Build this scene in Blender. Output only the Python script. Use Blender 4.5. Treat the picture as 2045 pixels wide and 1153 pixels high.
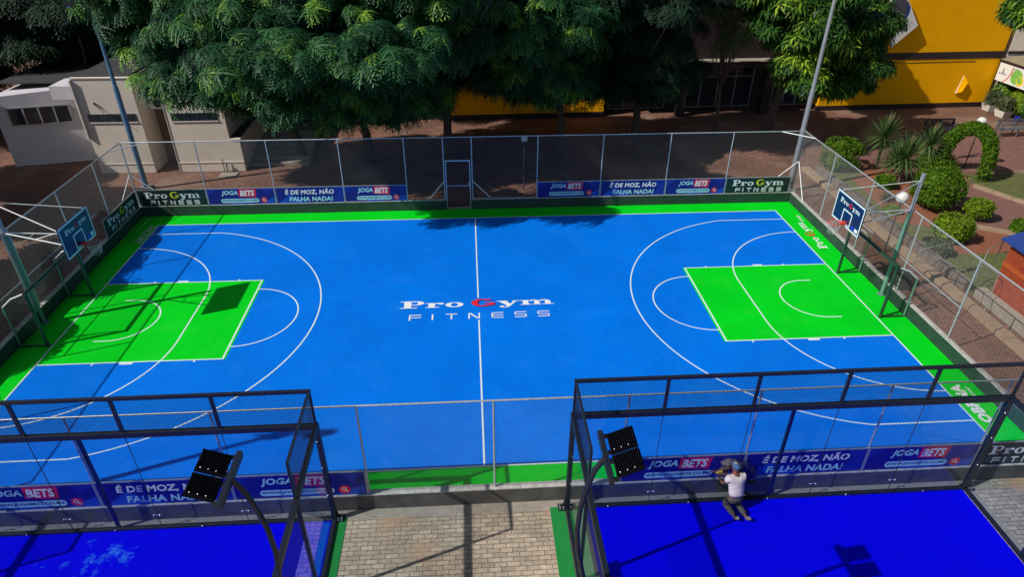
import bpy, bmesh, math, random
import numpy as np
from mathutils import Vector, Matrix, Euler
R = math.radians
random.seed(7); rng = np.random.default_rng(7)
scene = bpy.context.scene
for o in list(bpy.data.objects): bpy.data.objects.remove(o)
C = scene.collection

# ------------------------------------------------------------------ camera, sky, sun, exposure
def set_camera():
    yaw, pitch, roll = 0.06581773501202128, 0.5542077421168348, 0.004503143559867536
    cy, sy, cp, sp = math.cos(yaw), math.sin(yaw), math.cos(pitch), math.sin(pitch)
    f = Vector((sy*cp, cy*cp, -sp)); rt = Vector((cy, -sy, 0)); up = rt.cross(f)
    c, s = math.cos(roll), math.sin(roll)
    rt2 = rt*c + up*s; up2 = -rt*s + up*c
    m = Matrix((rt2, up2, -f)).transposed().to_4x4()
    m.translation = Vector((-0.1021579, -19.7310777, 13.0452238))
    cam = bpy.data.cameras.new('camera'); o = bpy.data.objects.new('camera', cam); C.objects.link(o)
    o.matrix_world = m
    cam.sensor_width = 36; cam.sensor_fit = 'HORIZONTAL'; cam.lens = 1315.259/2045*36
    cam.clip_end = 1500; cam.clip_start = 0.1
    scene.camera = o
set_camera()
SUN = Vector((-1.05, -0.367, 1.0)).normalized()
elev = math.asin(SUN.z); azim = math.atan2(SUN.x, SUN.y)
w = bpy.data.worlds.new('World'); scene.world = w; w.use_nodes = True
nt = w.node_tree; sky = nt.nodes.new('ShaderNodeTexSky'); sky.sky_type = 'NISHITA'; sky.sun_disc = False
sky.sun_elevation = elev; sky.sun_rotation = azim % (2*math.pi)
bg = nt.nodes['Background']; nt.links.new(sky.outputs[0], bg.inputs[0]); bg.inputs[1].default_value = 0.07
sl = bpy.data.lights.new('sun', 'SUN'); sl.energy = 4.4; sl.angle = R(0.5); sl.color = (1, 0.95, 0.88)
so = bpy.data.objects.new('sun', sl); C.objects.link(so); so.rotation_euler = (-SUN).to_track_quat('-Z', 'Y').to_euler(); so.location = (-30, -10, 30)
scene.view_settings.view_transform = 'Standard'; scene.view_settings.look = 'None'
scene.view_settings.gamma = 1; scene.view_settings.exposure = 0.0

# ------------------------------------------------------------------ materials
def mat(name, col, rough=0.6, metal=0.0, var=0.12, scale=3.0, bump=0.0, col2=None, coord='Object', spec=0.5):
    m = bpy.data.materials.new(name); m.use_nodes = True; n = m.node_tree.nodes; l = m.node_tree.links
    b = n['Principled BSDF']; b.inputs['Roughness'].default_value = rough; b.inputs['Metallic'].default_value = metal
    b.inputs['Specular IOR Level'].default_value = spec
    tc = n.new('ShaderNodeTexCoord'); nz = n.new('ShaderNodeTexNoise'); nz.inputs['Scale'].default_value = scale
    nz.inputs['Detail'].default_value = 6; nz.inputs['Roughness'].default_value = 0.65
    l.new(tc.outputs[coord], nz.inputs['Vector'])
    r = n.new('ShaderNodeValToRGB'); r.color_ramp.elements[0].position = 0.3; r.color_ramp.elements[1].position = 0.72
    c2 = col2 if col2 else tuple(c*(1+var) for c in col); c1 = col if col2 else tuple(c*(1-var) for c in col)
    r.color_ramp.elements[0].color = (*c1, 1); r.color_ramp.elements[1].color = (*c2, 1)
    l.new(nz.outputs[0], r.inputs[0]); l.new(r.outputs[0], b.inputs['Base Color'])
    if bump:
        bp = n.new('ShaderNodeBump'); bp.inputs['Strength'].default_value = bump; bp.inputs['Distance'].default_value = 0.02
        l.new(nz.outputs[0], bp.inputs['Height']); l.new(bp.outputs[0], b.inputs['Normal'])
    return m

def brick_mat(name, c1, c2, mortar, bw, bh, ms, rough=0.8, stain=None, stain_scale=0.35, rot=0.0, blot=0.25, bump=0.3, squash=1.0, off=0.5, fine=0.25, spec=0.3):
    m = bpy.data.materials.new(name); m.use_nodes = True; n = m.node_tree.nodes; l = m.node_tree.links
    b = n['Principled BSDF']; b.inputs['Roughness'].default_value = rough; b.inputs['Specular IOR Level'].default_value = spec
    tc = n.new('ShaderNodeTexCoord'); mp = n.new('ShaderNodeMapping'); mp.inputs['Rotation'].default_value = (0, 0, rot)
    l.new(tc.outputs['Object'], mp.inputs[0])
    br = n.new('ShaderNodeTexBrick'); l.new(mp.outputs[0], br.inputs['Vector'])
    br.inputs['Color1'].default_value = (*c1, 1); br.inputs['Color2'].default_value = (*c2, 1); br.inputs['Mortar'].default_value = (*mortar, 1)
    br.inputs['Scale'].default_value = 1; br.inputs['Mortar Size'].default_value = ms; br.inputs['Brick Width'].default_value = bw
    br.inputs['Row Height'].default_value = bh; br.offset = off; br.inputs['Mortar Smooth'].default_value = 0.1
    nz = n.new('ShaderNodeTexNoise'); nz.inputs['Scale'].default_value = stain_scale; nz.inputs['Detail'].default_value = 8; nz.inputs['Roughness'].default_value = 0.6
    l.new(tc.outputs['Object'], nz.inputs['Vector'])
    rr = n.new('ShaderNodeValToRGB'); rr.color_ramp.elements[0].position = 0.35; rr.color_ramp.elements[1].position = 0.7
    rr.color_ramp.elements[0].color = (1-blot,)*3+(1,); rr.color_ramp.elements[1].color = (1+blot*0.4,)*3+(1,)
    l.new(nz.outputs[0], rr.inputs[0])
    mx = n.new('ShaderNodeMix'); mx.data_type = 'RGBA'; mx.blend_type = 'MULTIPLY'; mx.inputs[0].default_value = 1
    l.new(br.outputs[0], mx.inputs[6]); l.new(rr.outputs[0], mx.inputs[7])
    n2 = n.new('ShaderNodeTexNoise'); n2.inputs['Scale'].default_value = 14; n2.inputs['Detail'].default_value = 5
    l.new(tc.outputs['Object'], n2.inputs['Vector'])
    r2 = n.new('ShaderNodeValToRGB'); r2.color_ramp.elements[0].position = 0.3; r2.color_ramp.elements[1].position = 0.7
    r2.color_ramp.elements[0].color = (1-fine,)*3+(1,); r2.color_ramp.elements[1].color = (1+fine,)*3+(1,)
    l.new(n2.outputs[0], r2.inputs[0])
    m2 = n.new('ShaderNodeMix'); m2.data_type = 'RGBA'; m2.blend_type = 'MULTIPLY'; m2.inputs[0].default_value = 1
    l.new(mx.outputs[2], m2.inputs[6]); l.new(r2.outputs[0], m2.inputs[7])
    out = m2.outputs[2]
    if stain:
        n3 = n.new('ShaderNodeTexNoise'); n3.inputs['Scale'].default_value = stain[1]; n3.inputs['Detail'].default_value = 7
        mpp = n.new('ShaderNodeMapping'); mpp.inputs['Location'].default_value = stain[4] if len(stain) > 4 else (0, 0, 0)
        l.new(tc.outputs['Object'], mpp.inputs[0]); l.new(mpp.outputs[0], n3.inputs['Vector'])
        r3 = n.new('ShaderNodeValToRGB'); r3.color_ramp.elements[0].position = stain[2]; r3.color_ramp.elements[1].position = stain[3]
        l.new(n3.outputs[0], r3.inputs[0])
        m3 = n.new('ShaderNodeMix'); m3.data_type = 'RGBA'
        l.new(r3.outputs[0], m3.inputs[0]); l.new(out, m3.inputs[6]); m3.inputs[7].default_value = (*stain[0], 1)
        out = m3.outputs[2]
    l.new(out, b.inputs['Base Color'])
    if bump:
        bp = n.new('ShaderNodeBump'); bp.inputs['Strength'].default_value = bump; bp.inputs['Distance'].default_value = 0.01
        l.new(br.outputs['Fac'], bp.inputs['Height']); bp.invert = True; l.new(bp.outputs[0], b.inputs['Normal'])
    return m

def leaf_mat(name, dark, mid, light, rough=0.45, trans=0.2):
    m = bpy.data.materials.new(name); m.use_nodes = True; n = m.node_tree.nodes; l = m.node_tree.links
    b = n['Principled BSDF']; b.inputs['Roughness'].default_value = rough; b.inputs['Specular IOR Level'].default_value = 0.22
    at = n.new('ShaderNodeAttribute'); at.attribute_name = 'tint'
    r = n.new('ShaderNodeValToRGB'); e = r.color_ramp.elements
    e[0].position = 0.0; e[0].color = (*dark, 1); e[1].position = 1.0; e[1].color = (*light, 1)
    k = e.new(0.6); k.color = (*mid, 1)
    l.new(at.outputs['Fac'], r.inputs[0]); l.new(r.outputs[0], b.inputs['Base Color'])
    t = n.new('ShaderNodeBsdfTranslucent'); l.new(r.outputs[0], t.inputs[0])
    mx = n.new('ShaderNodeMixShader'); mx.inputs[0].default_value = trans
    l.new(b.outputs[0], mx.inputs[1]); l.new(t.outputs[0], mx.inputs[2])
    l.new(mx.outputs[0], n['Material Output'].inputs[0])
    return m

def glass_mat(name, tint=(0.72, 0.84, 0.92), gloss=0.02, boost=1.0):
    m = bpy.data.materials.new(name); m.use_nodes = True; n = m.node_tree.nodes; l = m.node_tree.links
    n.remove(n['Principled BSDF'])
    t = n.new('ShaderNodeBsdfTransparent'); t.inputs[0].default_value = (*tint, 1)
    g = n.new('ShaderNodeBsdfGlossy'); g.inputs['Roughness'].default_value = gloss
    nz = n.new('ShaderNodeTexNoise'); nz.inputs['Scale'].default_value = 1.5
    tc = n.new('ShaderNodeTexCoord'); l.new(tc.outputs['Object'], nz.inputs['Vector'])
    ge = n.new('ShaderNodeNewGeometry'); dt = n.new('ShaderNodeVectorMath'); dt.operation = 'DOT_PRODUCT'
    l.new(ge.outputs['Incoming'], dt.inputs[0]); l.new(ge.outputs['Normal'], dt.inputs[1])
    def mth(op, a, b=None):
        q = n.new('ShaderNodeMath'); q.operation = op
        if isinstance(a, float): q.inputs[0].default_value = a
        else: l.new(a, q.inputs[0])
        if b is not None: q.inputs[1].default_value = b
        return q.outputs[0]
    c_ = mth('ABSOLUTE', dt.outputs['Value'])
    sb = n.new('ShaderNodeMath'); sb.operation = 'SUBTRACT'; sb.inputs[0].default_value = 1.0; l.new(c_, sb.inputs[1])
    f5 = mth('POWER', sb.outputs[0], 5.0); f5 = mth('MULTIPLY', f5, 0.96*boost)
    mu = n.new('ShaderNodeMath'); mu.operation = 'ADD'; mu.inputs[1].default_value = 0.04*boost; l.new(f5, mu.inputs[0])
    mx = n.new('ShaderNodeMixShader'); l.new(mu.outputs[0], mx.inputs[0]); l.new(t.outputs[0], mx.inputs[1]); l.new(g.outputs[0], mx.inputs[2])
    bp = n.new('ShaderNodeBump'); bp.inputs['Strength'].default_value = 0.02; l.new(nz.outputs[0], bp.inputs['Height']); l.new(bp.outputs[0], g.inputs['Normal'])
    l.new(mx.outputs[0], n['Material Output'].inputs[0])
    return m

M = {}
M['ground'] = brick_mat('brown_pavers', (0.20, 0.098, 0.066), (0.28, 0.142, 0.096), (0.08, 0.05, 0.04), 0.22, 0.11, 0.010, rough=0.85,
                        stain=((0.30, 0.23, 0.17), 0.28, 0.55, 0.8), blot=0.35, rot=R(45))
M['grey_paving'] = brick_mat('grey_pavers', (0.36, 0.29, 0.215), (0.50, 0.41, 0.305), (0.13, 0.105, 0.08), 0.29, 0.122, 0.008, rough=0.85,
                             stain=((0.46, 0.27, 0.15), 0.5, 0.56, 0.75, (3.1, 1.2, 0)), blot=0.3, fine=0.2)
M['court_green'] = brick_mat('court_green_tiles', (0.0, 0.64, 0.012), (0.0, 0.66, 0.015), (0.0, 0.55, 0.015), 0.305, 0.305, 0.006, rough=0.6, spec=0.10, stain=((0.02, 0.62, 0.03), 1.1, 0.54, 1.0), blot=0.12, bump=0.1, off=0.0, fine=0.04)
M['court_blue'] = brick_mat('court_blue_tiles', (0.0, 0.168, 0.76), (0.0, 0.178, 0.78), (0.0, 0.14, 0.68), 0.305, 0.305, 0.006, rough=0.6, spec=0.08, stain=((0.01, 0.19, 0.75), 0.8, 0.54, 1.0), blot=0.12, bump=0.1, off=0.0, fine=0.05)
M['line'] = mat('white_line_paint', (0.62, 0.76, 0.78), 0.5, scale=8, col2=(0.72, 0.84, 0.85))
M['letter_red'] = mat('red_floor_paint', (0.72, 0.02, 0.03), 0.5, var=0.05)
M['letter_yellow'] = mat('yellow_floor_paint', (0.75, 0.55, 0.03), 0.5, var=0.05)
M['letter_shadow'] = mat('navy_floor_paint', (0.01, 0.02, 0.22), 0.5, var=0.05)
M['turf'] = mat('blue_turf', (0.0, 0.0, 0.60), 0.9, scale=1.1, col2=(0.0, 0.0, 0.68), bump=0.1, spec=0.05)
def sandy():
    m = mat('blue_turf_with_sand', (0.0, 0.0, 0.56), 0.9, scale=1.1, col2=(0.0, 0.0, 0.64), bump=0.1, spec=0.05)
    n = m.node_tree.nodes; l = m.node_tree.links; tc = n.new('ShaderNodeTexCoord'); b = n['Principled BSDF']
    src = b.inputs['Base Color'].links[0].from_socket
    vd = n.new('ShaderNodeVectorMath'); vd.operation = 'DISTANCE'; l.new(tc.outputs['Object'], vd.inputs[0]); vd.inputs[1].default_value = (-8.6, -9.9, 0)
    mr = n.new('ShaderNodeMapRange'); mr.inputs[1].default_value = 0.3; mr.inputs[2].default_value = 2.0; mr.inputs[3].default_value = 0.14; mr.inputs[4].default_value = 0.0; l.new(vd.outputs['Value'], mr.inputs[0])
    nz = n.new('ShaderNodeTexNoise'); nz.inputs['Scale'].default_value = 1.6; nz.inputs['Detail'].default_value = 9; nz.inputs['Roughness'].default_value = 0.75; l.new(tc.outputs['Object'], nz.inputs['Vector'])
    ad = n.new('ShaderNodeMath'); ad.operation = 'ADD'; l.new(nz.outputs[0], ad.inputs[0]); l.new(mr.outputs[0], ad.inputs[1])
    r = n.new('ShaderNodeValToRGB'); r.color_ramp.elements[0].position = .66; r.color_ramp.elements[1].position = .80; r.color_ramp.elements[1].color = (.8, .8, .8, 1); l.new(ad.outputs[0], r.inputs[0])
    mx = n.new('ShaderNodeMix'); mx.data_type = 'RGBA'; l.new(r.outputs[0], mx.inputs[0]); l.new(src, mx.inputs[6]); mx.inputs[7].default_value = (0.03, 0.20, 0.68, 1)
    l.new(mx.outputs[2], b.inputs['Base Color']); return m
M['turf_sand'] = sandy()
M['strip'] = mat('green_strip', (0.0, 0.20, 0.03), 0.8, var=0.1)
M['wall_in'] = mat('dark_green_wall_paint', (0.012, 0.035, 0.026), 0.65, scale=2.5, col2=(0.03, 0.06, 0.045), bump=0.15)
M['wall_out'] = mat('grey_render_wall', (0.05, 0.05, 0.052), 0.75, scale=2.0, col2=(0.12, 0.115, 0.10), bump=0.2)
M['coping'] = mat('pale_coping', (0.30, 0.28, 0.26), 0.8, scale=9, col2=(0.62, 0.60, 0.56), bump=0.2)
M['galv'] = mat('galvanised_steel', (0.42, 0.46, 0.48), 0.42, 0.5, scale=12, col2=(0.62, 0.66, 0.68))
M['wire'] = mat('galvanised_wire', (0.20, 0.21, 0.215), 0.5, 0.3, var=0.15)
M['whitesteel'] = mat('white_painted_steel', (0.72, 0.73, 0.72), 0.4, scale=10, col2=(0.8, 0.8, 0.78))
M['mast_green'] = mat('pale_green_steel', (0.09, 0.22, 0.17), 0.45, scale=6, col2=(0.17, 0.30, 0.25))
M['mast_grey'] = mat('grey_mast_steel', (0.30, 0.32, 0.35), 0.35, 0.4, scale=5, col2=(0.42, 0.45, 0.50))
M['mast_blue'] = mat('blue_grey_mast_steel', (0.10, 0.22, 0.38), 0.35, 0.3, scale=5, col2=(0.16, 0.30, 0.46))
M['black'] = mat('black_powder_coat', (0.010, 0.014, 0.024), 0.4, var=0.2)
M['flood'] = mat('matt_black_housing', (0.004, 0.005, 0.008), 0.85, var=0.2, spec=0.08)
M['blackrub'] = mat('black_rubber', (0.012, 0.013, 0.014), 0.8, var=0.2)
M['goal'] = mat('dark_green_goal_paint', (0.012, 0.035, 0.026), 0.35, scale=8, col2=(0.03, 0.06, 0.045))
M['net'] = mat('black_net', (0.015, 0.03, 0.022), 0.8)
M['netwhite'] = mat('white_net', (0.5, 0.5, 0.49), 0.8)
M['bolt'] = mat('zinc_bolt', (0.7, 0.72, 0.74), 0.25, 0.8)
M['board'] = mat('navy_board', (0.004, 0.022, 0.085), 0.3, var=0.1)
M['orange'] = mat('orange_rim_paint', (0.75, 0.06, 0.03), 0.4)
M['b_white'] = mat('banner_white_ink', (0.80, 0.82, 0.82), 0.55, var=0.03)
M['b_cyan'] = mat('banner_cyan_ink', (0.40, 0.72, 0.82), 0.55, var=0.03)
M['b_navy'] = mat('banner_navy_ink', (0.004, 0.006, 0.20), 0.5, var=0.1, scale=2)
M['b_blue'] = mat('banner_blue_ink', (0.006, 0.06, 0.50), 0.5, var=0.1)
M['b_blue2'] = mat('banner_mid_blue_ink', (0.005, 0.02, 0.30), 0.5, var=0.1)
M['b_red'] = mat('banner_red_ink', (0.70, 0.012, 0.045), 0.5, var=0.05)
M['b_green'] = mat('banner_black_green_ink', (0.006, 0.022, 0.018), 0.5, var=0.2)
M['b_yel'] = mat('banner_yellow_ink', (0.68, 0.68, 0.04), 0.5, var=0.05)
M['b_frame'] = mat('banner_frame_steel', (0.38, 0.42, 0.44), 0.4, 0.4)
M['glass'] = glass_mat('clear_glass', (0.90, 0.95, 0.99), 0.02, 0.8)
M['winglass'] = mat('dark_window_glass', (0.012, 0.02, 0.03), 0.08, scale=1.5, col2=(0.03, 0.045, 0.06))
M['yellow'] = mat('yellow_wall_paint', (0.84, 0.385, 0.0), 0.75, scale=0.9, col2=(0.97, 0.45, 0.0), bump=0.1, spec=0.1)
M['maroon'] = mat('dark_maroon_paint', (0.022, 0.010, 0.012), 0.6, var=0.2)
M['beige'] = mat('beige_render', (0.62, 0.55, 0.47), 0.85, scale=0.8, col2=(0.74, 0.66, 0.57), bump=0.15)
M['beige_white'] = mat('pale_trim_paint', (0.72, 0.65, 0.56), 0.8)
M['bluegrey'] = mat('pale_grey_render', (0.50, 0.49, 0.53), 0.85, scale=0.9, col2=(0.62, 0.60, 0.64), bump=0.15)
M['brownwall'] = mat('brown_render', (0.16, 0.11, 0.085), 0.85, scale=2, col2=(0.21, 0.15, 0.12))
M['roofdark'] = mat('dark_roofing', (0.035, 0.035, 0.038), 0.9, var=0.3)
M['concrete'] = mat('concrete', (0.24, 0.21, 0.175), 0.9, scale=5, col2=(0.36, 0.32, 0.26), bump=0.3)
M['beige_kerb'] = mat('tan_kerb_stone', (0.27, 0.19, 0.12), 0.9, scale=3, col2=(0.36, 0.26, 0.17), bump=0.3)
M['stone'] = mat('grey_brown_stone', (0.14, 0.11, 0.095), 0.9, scale=4, col2=(0.22, 0.175, 0.15), bump=0.5)
M['soil'] = mat('red_soil', (0.20, 0.065, 0.03), 0.95, scale=4, col2=(0.27, 0.10, 0.05), bump=0.5)
M['lawn'] = mat('lawn', (0.065, 0.085, 0.018), 0.95, scale=3.5, col2=(0.13, 0.135, 0.035), bump=0.5)
M['path'] = mat('red_brown_path', (0.16, 0.075, 0.06), 0.9, scale=2.5, col2=(0.22, 0.105, 0.085), bump=0.2)
M['wood_red'] = mat('red_stained_boards', (0.22, 0.035, 0.012), 0.6, scale=3, col2=(0.34, 0.06, 0.018), bump=0.2)
M['wood_red2'] = mat('red_stained_rail', (0.32, 0.06, 0.015), 0.6, scale=3, col2=(0.42, 0.09, 0.02), bump=0.2)
M['blueroof'] = mat('blue_roof_sheet', (0.02, 0.05, 0.22), 0.5, var=0.15)
M['bench'] = mat('grey_bench_paint', (0.10, 0.11, 0.125), 0.6, var=0.2, scale=8)
M['bench2'] = mat('navy_bench_paint', (0.02, 0.03, 0.055), 0.6, var=0.2, scale=8)
M['orangewood'] = mat('orange_bench_wood', (0.50, 0.14, 0.02), 0.6, var=0.15)
M['bark'] = mat('tree_bark', (0.06, 0.045, 0.035), 0.9, scale=8, col2=(0.13, 0.10, 0.08), bump=0.6)
M['straw'] = mat('dry_straw_leaves', (0.30, 0.19, 0.09), 0.9, scale=10, col2=(0.20, 0.11, 0.05), bump=0.5)
M['globe'] = mat('milky_globe', (0.62, 0.60, 0.57), 0.3, scale=12, col2=(0.70, 0.68, 0.64))
M['planter'] = mat('white_planter', (0.62, 0.60, 0.52), 0.7, var=0.08)
M['signwhite'] = mat('white_sign_face', (0.72, 0.72, 0.68), 0.5, var=0.04)
M['sign_grey'] = mat('sign_dark_grey', (0.06, 0.065, 0.09), 0.5, var=0.1)
M['sign_green'] = mat('sign_green_ink', (0.05, 0.35, 0.06), 0.5, scale=6, col2=(0.35, 0.55, 0.12))
M['sign_red'] = mat('sign_red_ink', (0.55, 0.06, 0.03), 0.5)
M['sign_ink'] = mat('sign_navy_ink', (0.03, 0.035, 0.09), 0.5)
M['roofbeige'] = brick_mat('beige_roof_sheet', (0.33, 0.28, 0.17), (0.36, 0.30, 0.18), (0.20, 0.17, 0.10), 4.0, 0.12, 0.02, blot=0.15, off=0)
M['white'] = mat('white_plastic', (0.72, 0.71, 0.68), 0.5, var=0.05)
M['acfan'] = mat('fan_grille', (0.03, 0.03, 0.035), 0.5)
M['skin'] = mat('brown_skin', (0.11, 0.055, 0.035), 0.55)
M['shirt'] = mat('pale_grey_tshirt', (0.40, 0.36, 0.41), 0.9, scale=9, col2=(0.56, 0.52, 0.56), bump=1.0)
M['trouser'] = mat('dark_work_trousers', (0.030, 0.030, 0.034), 0.9, scale=7, col2=(0.055, 0.055, 0.06), bump=0.4)
M['shoe'] = mat('shoe_sole_grey', (0.05, 0.05, 0.045), 0.8, scale=30, col2=(0.22, 0.20, 0.17))
M['capblue'] = mat('blue_cap', (0.035, 0.08, 0.20), 0.8)
M['capgrey'] = mat('grey_cap_panel', (0.16, 0.17, 0.19), 0.8)
M['jacket'] = mat('dark_navy_jacket', (0.008, 0.012, 0.022), 0.9, scale=7, bump=0.4)
M['beigecloth'] = mat('dusty_beige_cloth', (0.17, 0.12, 0.10), 0.9, scale=9, bump=0.4)
M['leaf_big'] = leaf_mat('broadleaf_foliage', (0.010, 0.050, 0.026), (0.042, 0.150, 0.048), (0.25, 0.46, 0.05), 0.5, 0.22)
M['leaf_shaded'] = leaf_mat('shade_darkened_foliage', (0.006, 0.020, 0.012), (0.014, 0.042, 0.020), (0.07, 0.11, 0.04), 0.7, 0.1)  # shade from neighbouring trees is put into this darker leaf colour
M['leaf_mango'] = leaf_mat('mango_foliage', (0.014, 0.052, 0.012), (0.058, 0.155, 0.020), (0.32, 0.46, 0.03))
M['leaf_olive'] = leaf_mat('olive_grey_foliage', (0.04, 0.06, 0.025), (0.09, 0.115, 0.05), (0.2, 0.22, 0.09))
M['leaf_bush'] = leaf_mat('clipped_bush_foliage', (0.035, 0.085, 0.006), (0.09, 0.20, 0.008), (0.22, 0.34, 0.02))
M['leaf_lime'] = leaf_mat('lime_bush_foliage', (0.07, 0.12, 0.006), (0.16, 0.26, 0.01), (0.32, 0.42, 0.03))
M['leaf_dry'] = leaf_mat('dry_leaves', (0.10, 0.06, 0.03), (0.22, 0.14, 0.06), (0.40, 0.30, 0.14), 0.8, 0.05)
M['leaf_yucca'] = leaf_mat('yucca_leaves', (0.03, 0.075, 0.02), (0.06, 0.13, 0.035), (0.16, 0.24, 0.08))

# ------------------------------------------------------------------ builders
def link(name, me, parent=None, loc=(0, 0, 0), rot=None):
    o = bpy.data.objects.new(name, me); C.objects.link(o); o.location = loc
    if rot: o.rotation_euler = rot
    if parent: o.parent = parent
    return o
def tag(o, label=None, cat=None, group=None, kind=None):
    if label: o['label'] = label
    if cat: o['category'] = cat
    if group: o['group'] = group
    if kind: o['kind'] = kind
    return o
def thing(name, label, cat, loc=(0, 0, 0), rz=0, group=None):
    o = bpy.data.objects.new(name, None); C.objects.link(o); o.location = loc; o.rotation_euler = (0, 0, rz)
    o.empty_display_size = 0.2
    return tag(o, label, cat, group)
class MB:
    def __init__(s, *mats): s.v = []; s.f = []; s.m = []; s.mats = [M[k] if isinstance(k, str) else k for k in mats]; s.sm = []
    def add(s, vs, fs, mi=0, smooth=False):
        b = len(s.v); s.v += [tuple(v) for v in vs]
        for f in fs: s.f.append(tuple(b+i for i in f)); s.m.append(mi); s.sm.append(smooth)
        return s
    def box(s, x0, y0, z0, x1, y1, z1, mi=0, mtx=None, bev=0.0):
        if x0 > x1: x0, x1 = x1, x0
        if y0 > y1: y0, y1 = y1, y0
        if z0 > z1: z0, z1 = z1, z0
        if bev > 0:
            c = bev; vs = []; 
            for z, q in ((z0, c), (z0+c, 0), (z1-c, 0), (z1, c)):
                vs += [(x0+q+c*(q == 0), y0+q, z), (x1-q-c*(q == 0), y0+q, z), (x1-q, y0+q+c*(q == 0), z), (x1-q, y1-q-c*(q == 0), z),
                       (x1-q-c*(q == 0), y1-q, z), (x0+q+c*(q == 0), y1-q, z), (x0+q, y1-q-c*(q == 0), z), (x0+q, y0+q+c*(q == 0), z)]
            fs = [tuple(range(7, -1, -1)), tuple(range(24, 32))]
            for r in range(3):
                for i in range(8): fs.append((r*8+i, r*8+(i+1) % 8, (r+1)*8+(i+1) % 8, (r+1)*8+i))
        else:
            vs = [(x, y, z) for z in (z0, z1) for y in (y0, y1) for x in (x0, x1)]
            fs = [(0, 2, 3, 1), (4, 5, 7, 6), (0, 1, 5, 4), (2, 6, 7, 3), (0, 4, 6, 2), (1, 3, 7, 5)]
        if mtx: vs = [mtx @ Vector(v) for v in vs]
        return s.add(vs, fs, mi)
    def tube(s, pts, r, n=8, mi=0, cap=True, smooth=True):
        pts = [Vector(p) for p in pts]; rs = r if isinstance(r, (list, tuple)) else [r]*len(pts)
        vs = []; prev = None
        for i, p in enumerate(pts):
            t = (pts[min(i+1, len(pts)-1)]-pts[max(i-1, 0)]).normalized()
            if prev is None:
                a = Vector((0, 0, 1)) if abs(t.z) < 0.95 else Vector((1, 0, 0)); u = t.cross(a).normalized()
            else: u = (prev - t*prev.dot(t)).normalized()
            prev = u; w_ = t.cross(u)
            for k in range(n):
                an = 2*math.pi*(k+0.5)/n; vs.append(p+(u*math.cos(an)+w_*math.sin(an))*rs[i])
        fs = [(i*n+k, i*n+(k+1) % n, (i+1)*n+(k+1) % n, (i+1)*n+k) for i in range(len(pts)-1) for k in range(n)]
        s.add(vs, fs, mi, smooth and n > 4)
        if cap: s.add(vs[:n], [tuple(range(n-1, -1, -1))], mi); s.add(vs[-n:], [tuple(range(n))], mi)
        return s
    def beam(s, a, b, wd, ht, mi=0):
        a, b = Vector(a), Vector(b); t = (b-a); L = t.length; t.normalize()
        up = Vector((0, 0, 1)) if abs(t.z) < 0.95 else Vector((0, 1, 0))
        x = t.cross(up).normalized(); z = x.cross(t)
        vs = [c+x*(sx*wd/2)+z*(sz*ht/2) for c in (a, b) for sz in (-1, 1) for sx in (-1, 1)]
        return s.add(vs, [(0, 1, 3, 2), (4, 6, 7, 5), (0, 4, 5, 1), (2, 3, 7, 6), (0, 2, 6, 4), (1, 5, 7, 3)], mi)
    def poly(s, pts, mi=0): return s.add(pts, [tuple(range(len(pts)))], mi)
    def prism(s, pts, z0, z1, mi=0, mside=None):
        n = len(pts); vs = [(p[0], p[1], z0) for p in pts]+[(p[0], p[1], z1) for p in pts]
        s.add(vs, [tuple(range(n, 2*n))], mi)
        return s.add(vs, [(i, (i+1) % n, n+(i+1) % n, n+i) for i in range(n)], mi if mside is None else mside)
    def sphere(s, c, rx, ry=None, rz=None, nu=16, nv=10, mi=0, mtx=None):
        ry = rx if ry is None else ry; rz = rx if rz is None else rz; vs = []; c = Vector(c)
        for j in range(nv+1):
            th = math.pi*j/nv
            for i in range(nu):
                ph = 2*math.pi*i/nu; v = Vector((rx*math.sin(th)*math.cos(ph), ry*math.sin(th)*math.sin(ph), rz*math.cos(th)))
                vs.append(c+(mtx @ v if mtx else v))
        fs = [(j*nu+i, (j+1)*nu+i, (j+1)*nu+(i+1) % nu, j*nu+(i+1) % nu) for j in range(nv) for i in range(nu)]
        return s.add(vs, fs, mi, True)
    def build(s, name, parent=None, loc=(0, 0, 0), rot=None):
        me = bpy.data.meshes.new(name); me.from_pydata(s.v, [], s.f)
        for m in s.mats: me.materials.append(m)
        me.polygons.foreach_set('material_index', s.m); me.polygons.foreach_set('use_smooth', s.sm)
        me.update(); return link(name, me, parent, loc, rot)
def dup_tree(src, loc=None, rz=None, label=None, parent=None):
    r = src.copy(); C.objects.link(r); r.parent = parent
    for ch in list(src.children): dup_tree(ch, parent=r)
    if loc is not None: r.location = loc
    if rz is not None: r.rotation_euler = (0, 0, rz)
    if label: r['label'] = label
    return r

# ---- lettering: flat polygons in (u,v) units
_tc = {}
def text2d(s, shear=0.0, bold=0.0, sx=1.0):
    k = (s, shear, bold, sx)
    if k in _tc: return _tc[k]
    cu = bpy.data.curves.new('t', 'FONT'); cu.body = s; cu.size = 1; cu.offset = bold; cu.shear = shear; cu.resolution_u = 3
    cu.space_character = 1.0 + bold*1.5
    o = bpy.data.objects.new('t', cu); C.objects.link(o); dg = bpy.context.evaluated_depsgraph_get()
    dg.update(); me = o.evaluated_get(dg).to_mesh()
    vs = [(v.co.x*sx, v.co.y) for v in me.vertices]; fs = [tuple(p.vertices) for p in me.polygons]
    bpy.data.objects.remove(o); bpy.data.curves.remove(cu)
    x0 = min(v[0] for v in vs); x1 = max(v[0] for v in vs); y0 = min(v[1] for v in vs); y1 = max(v[1] for v in vs)
    _tc[k] = ([((v[0]-x0)/(x1-x0), (v[1]-y0)/(y1-y0)) for v in vs], fs); return _tc[k]
def rect(x0, y0, x1, y1): return [[(x0, y0), (x1, y0), (x1, y1), (x0, y1)]]
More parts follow.
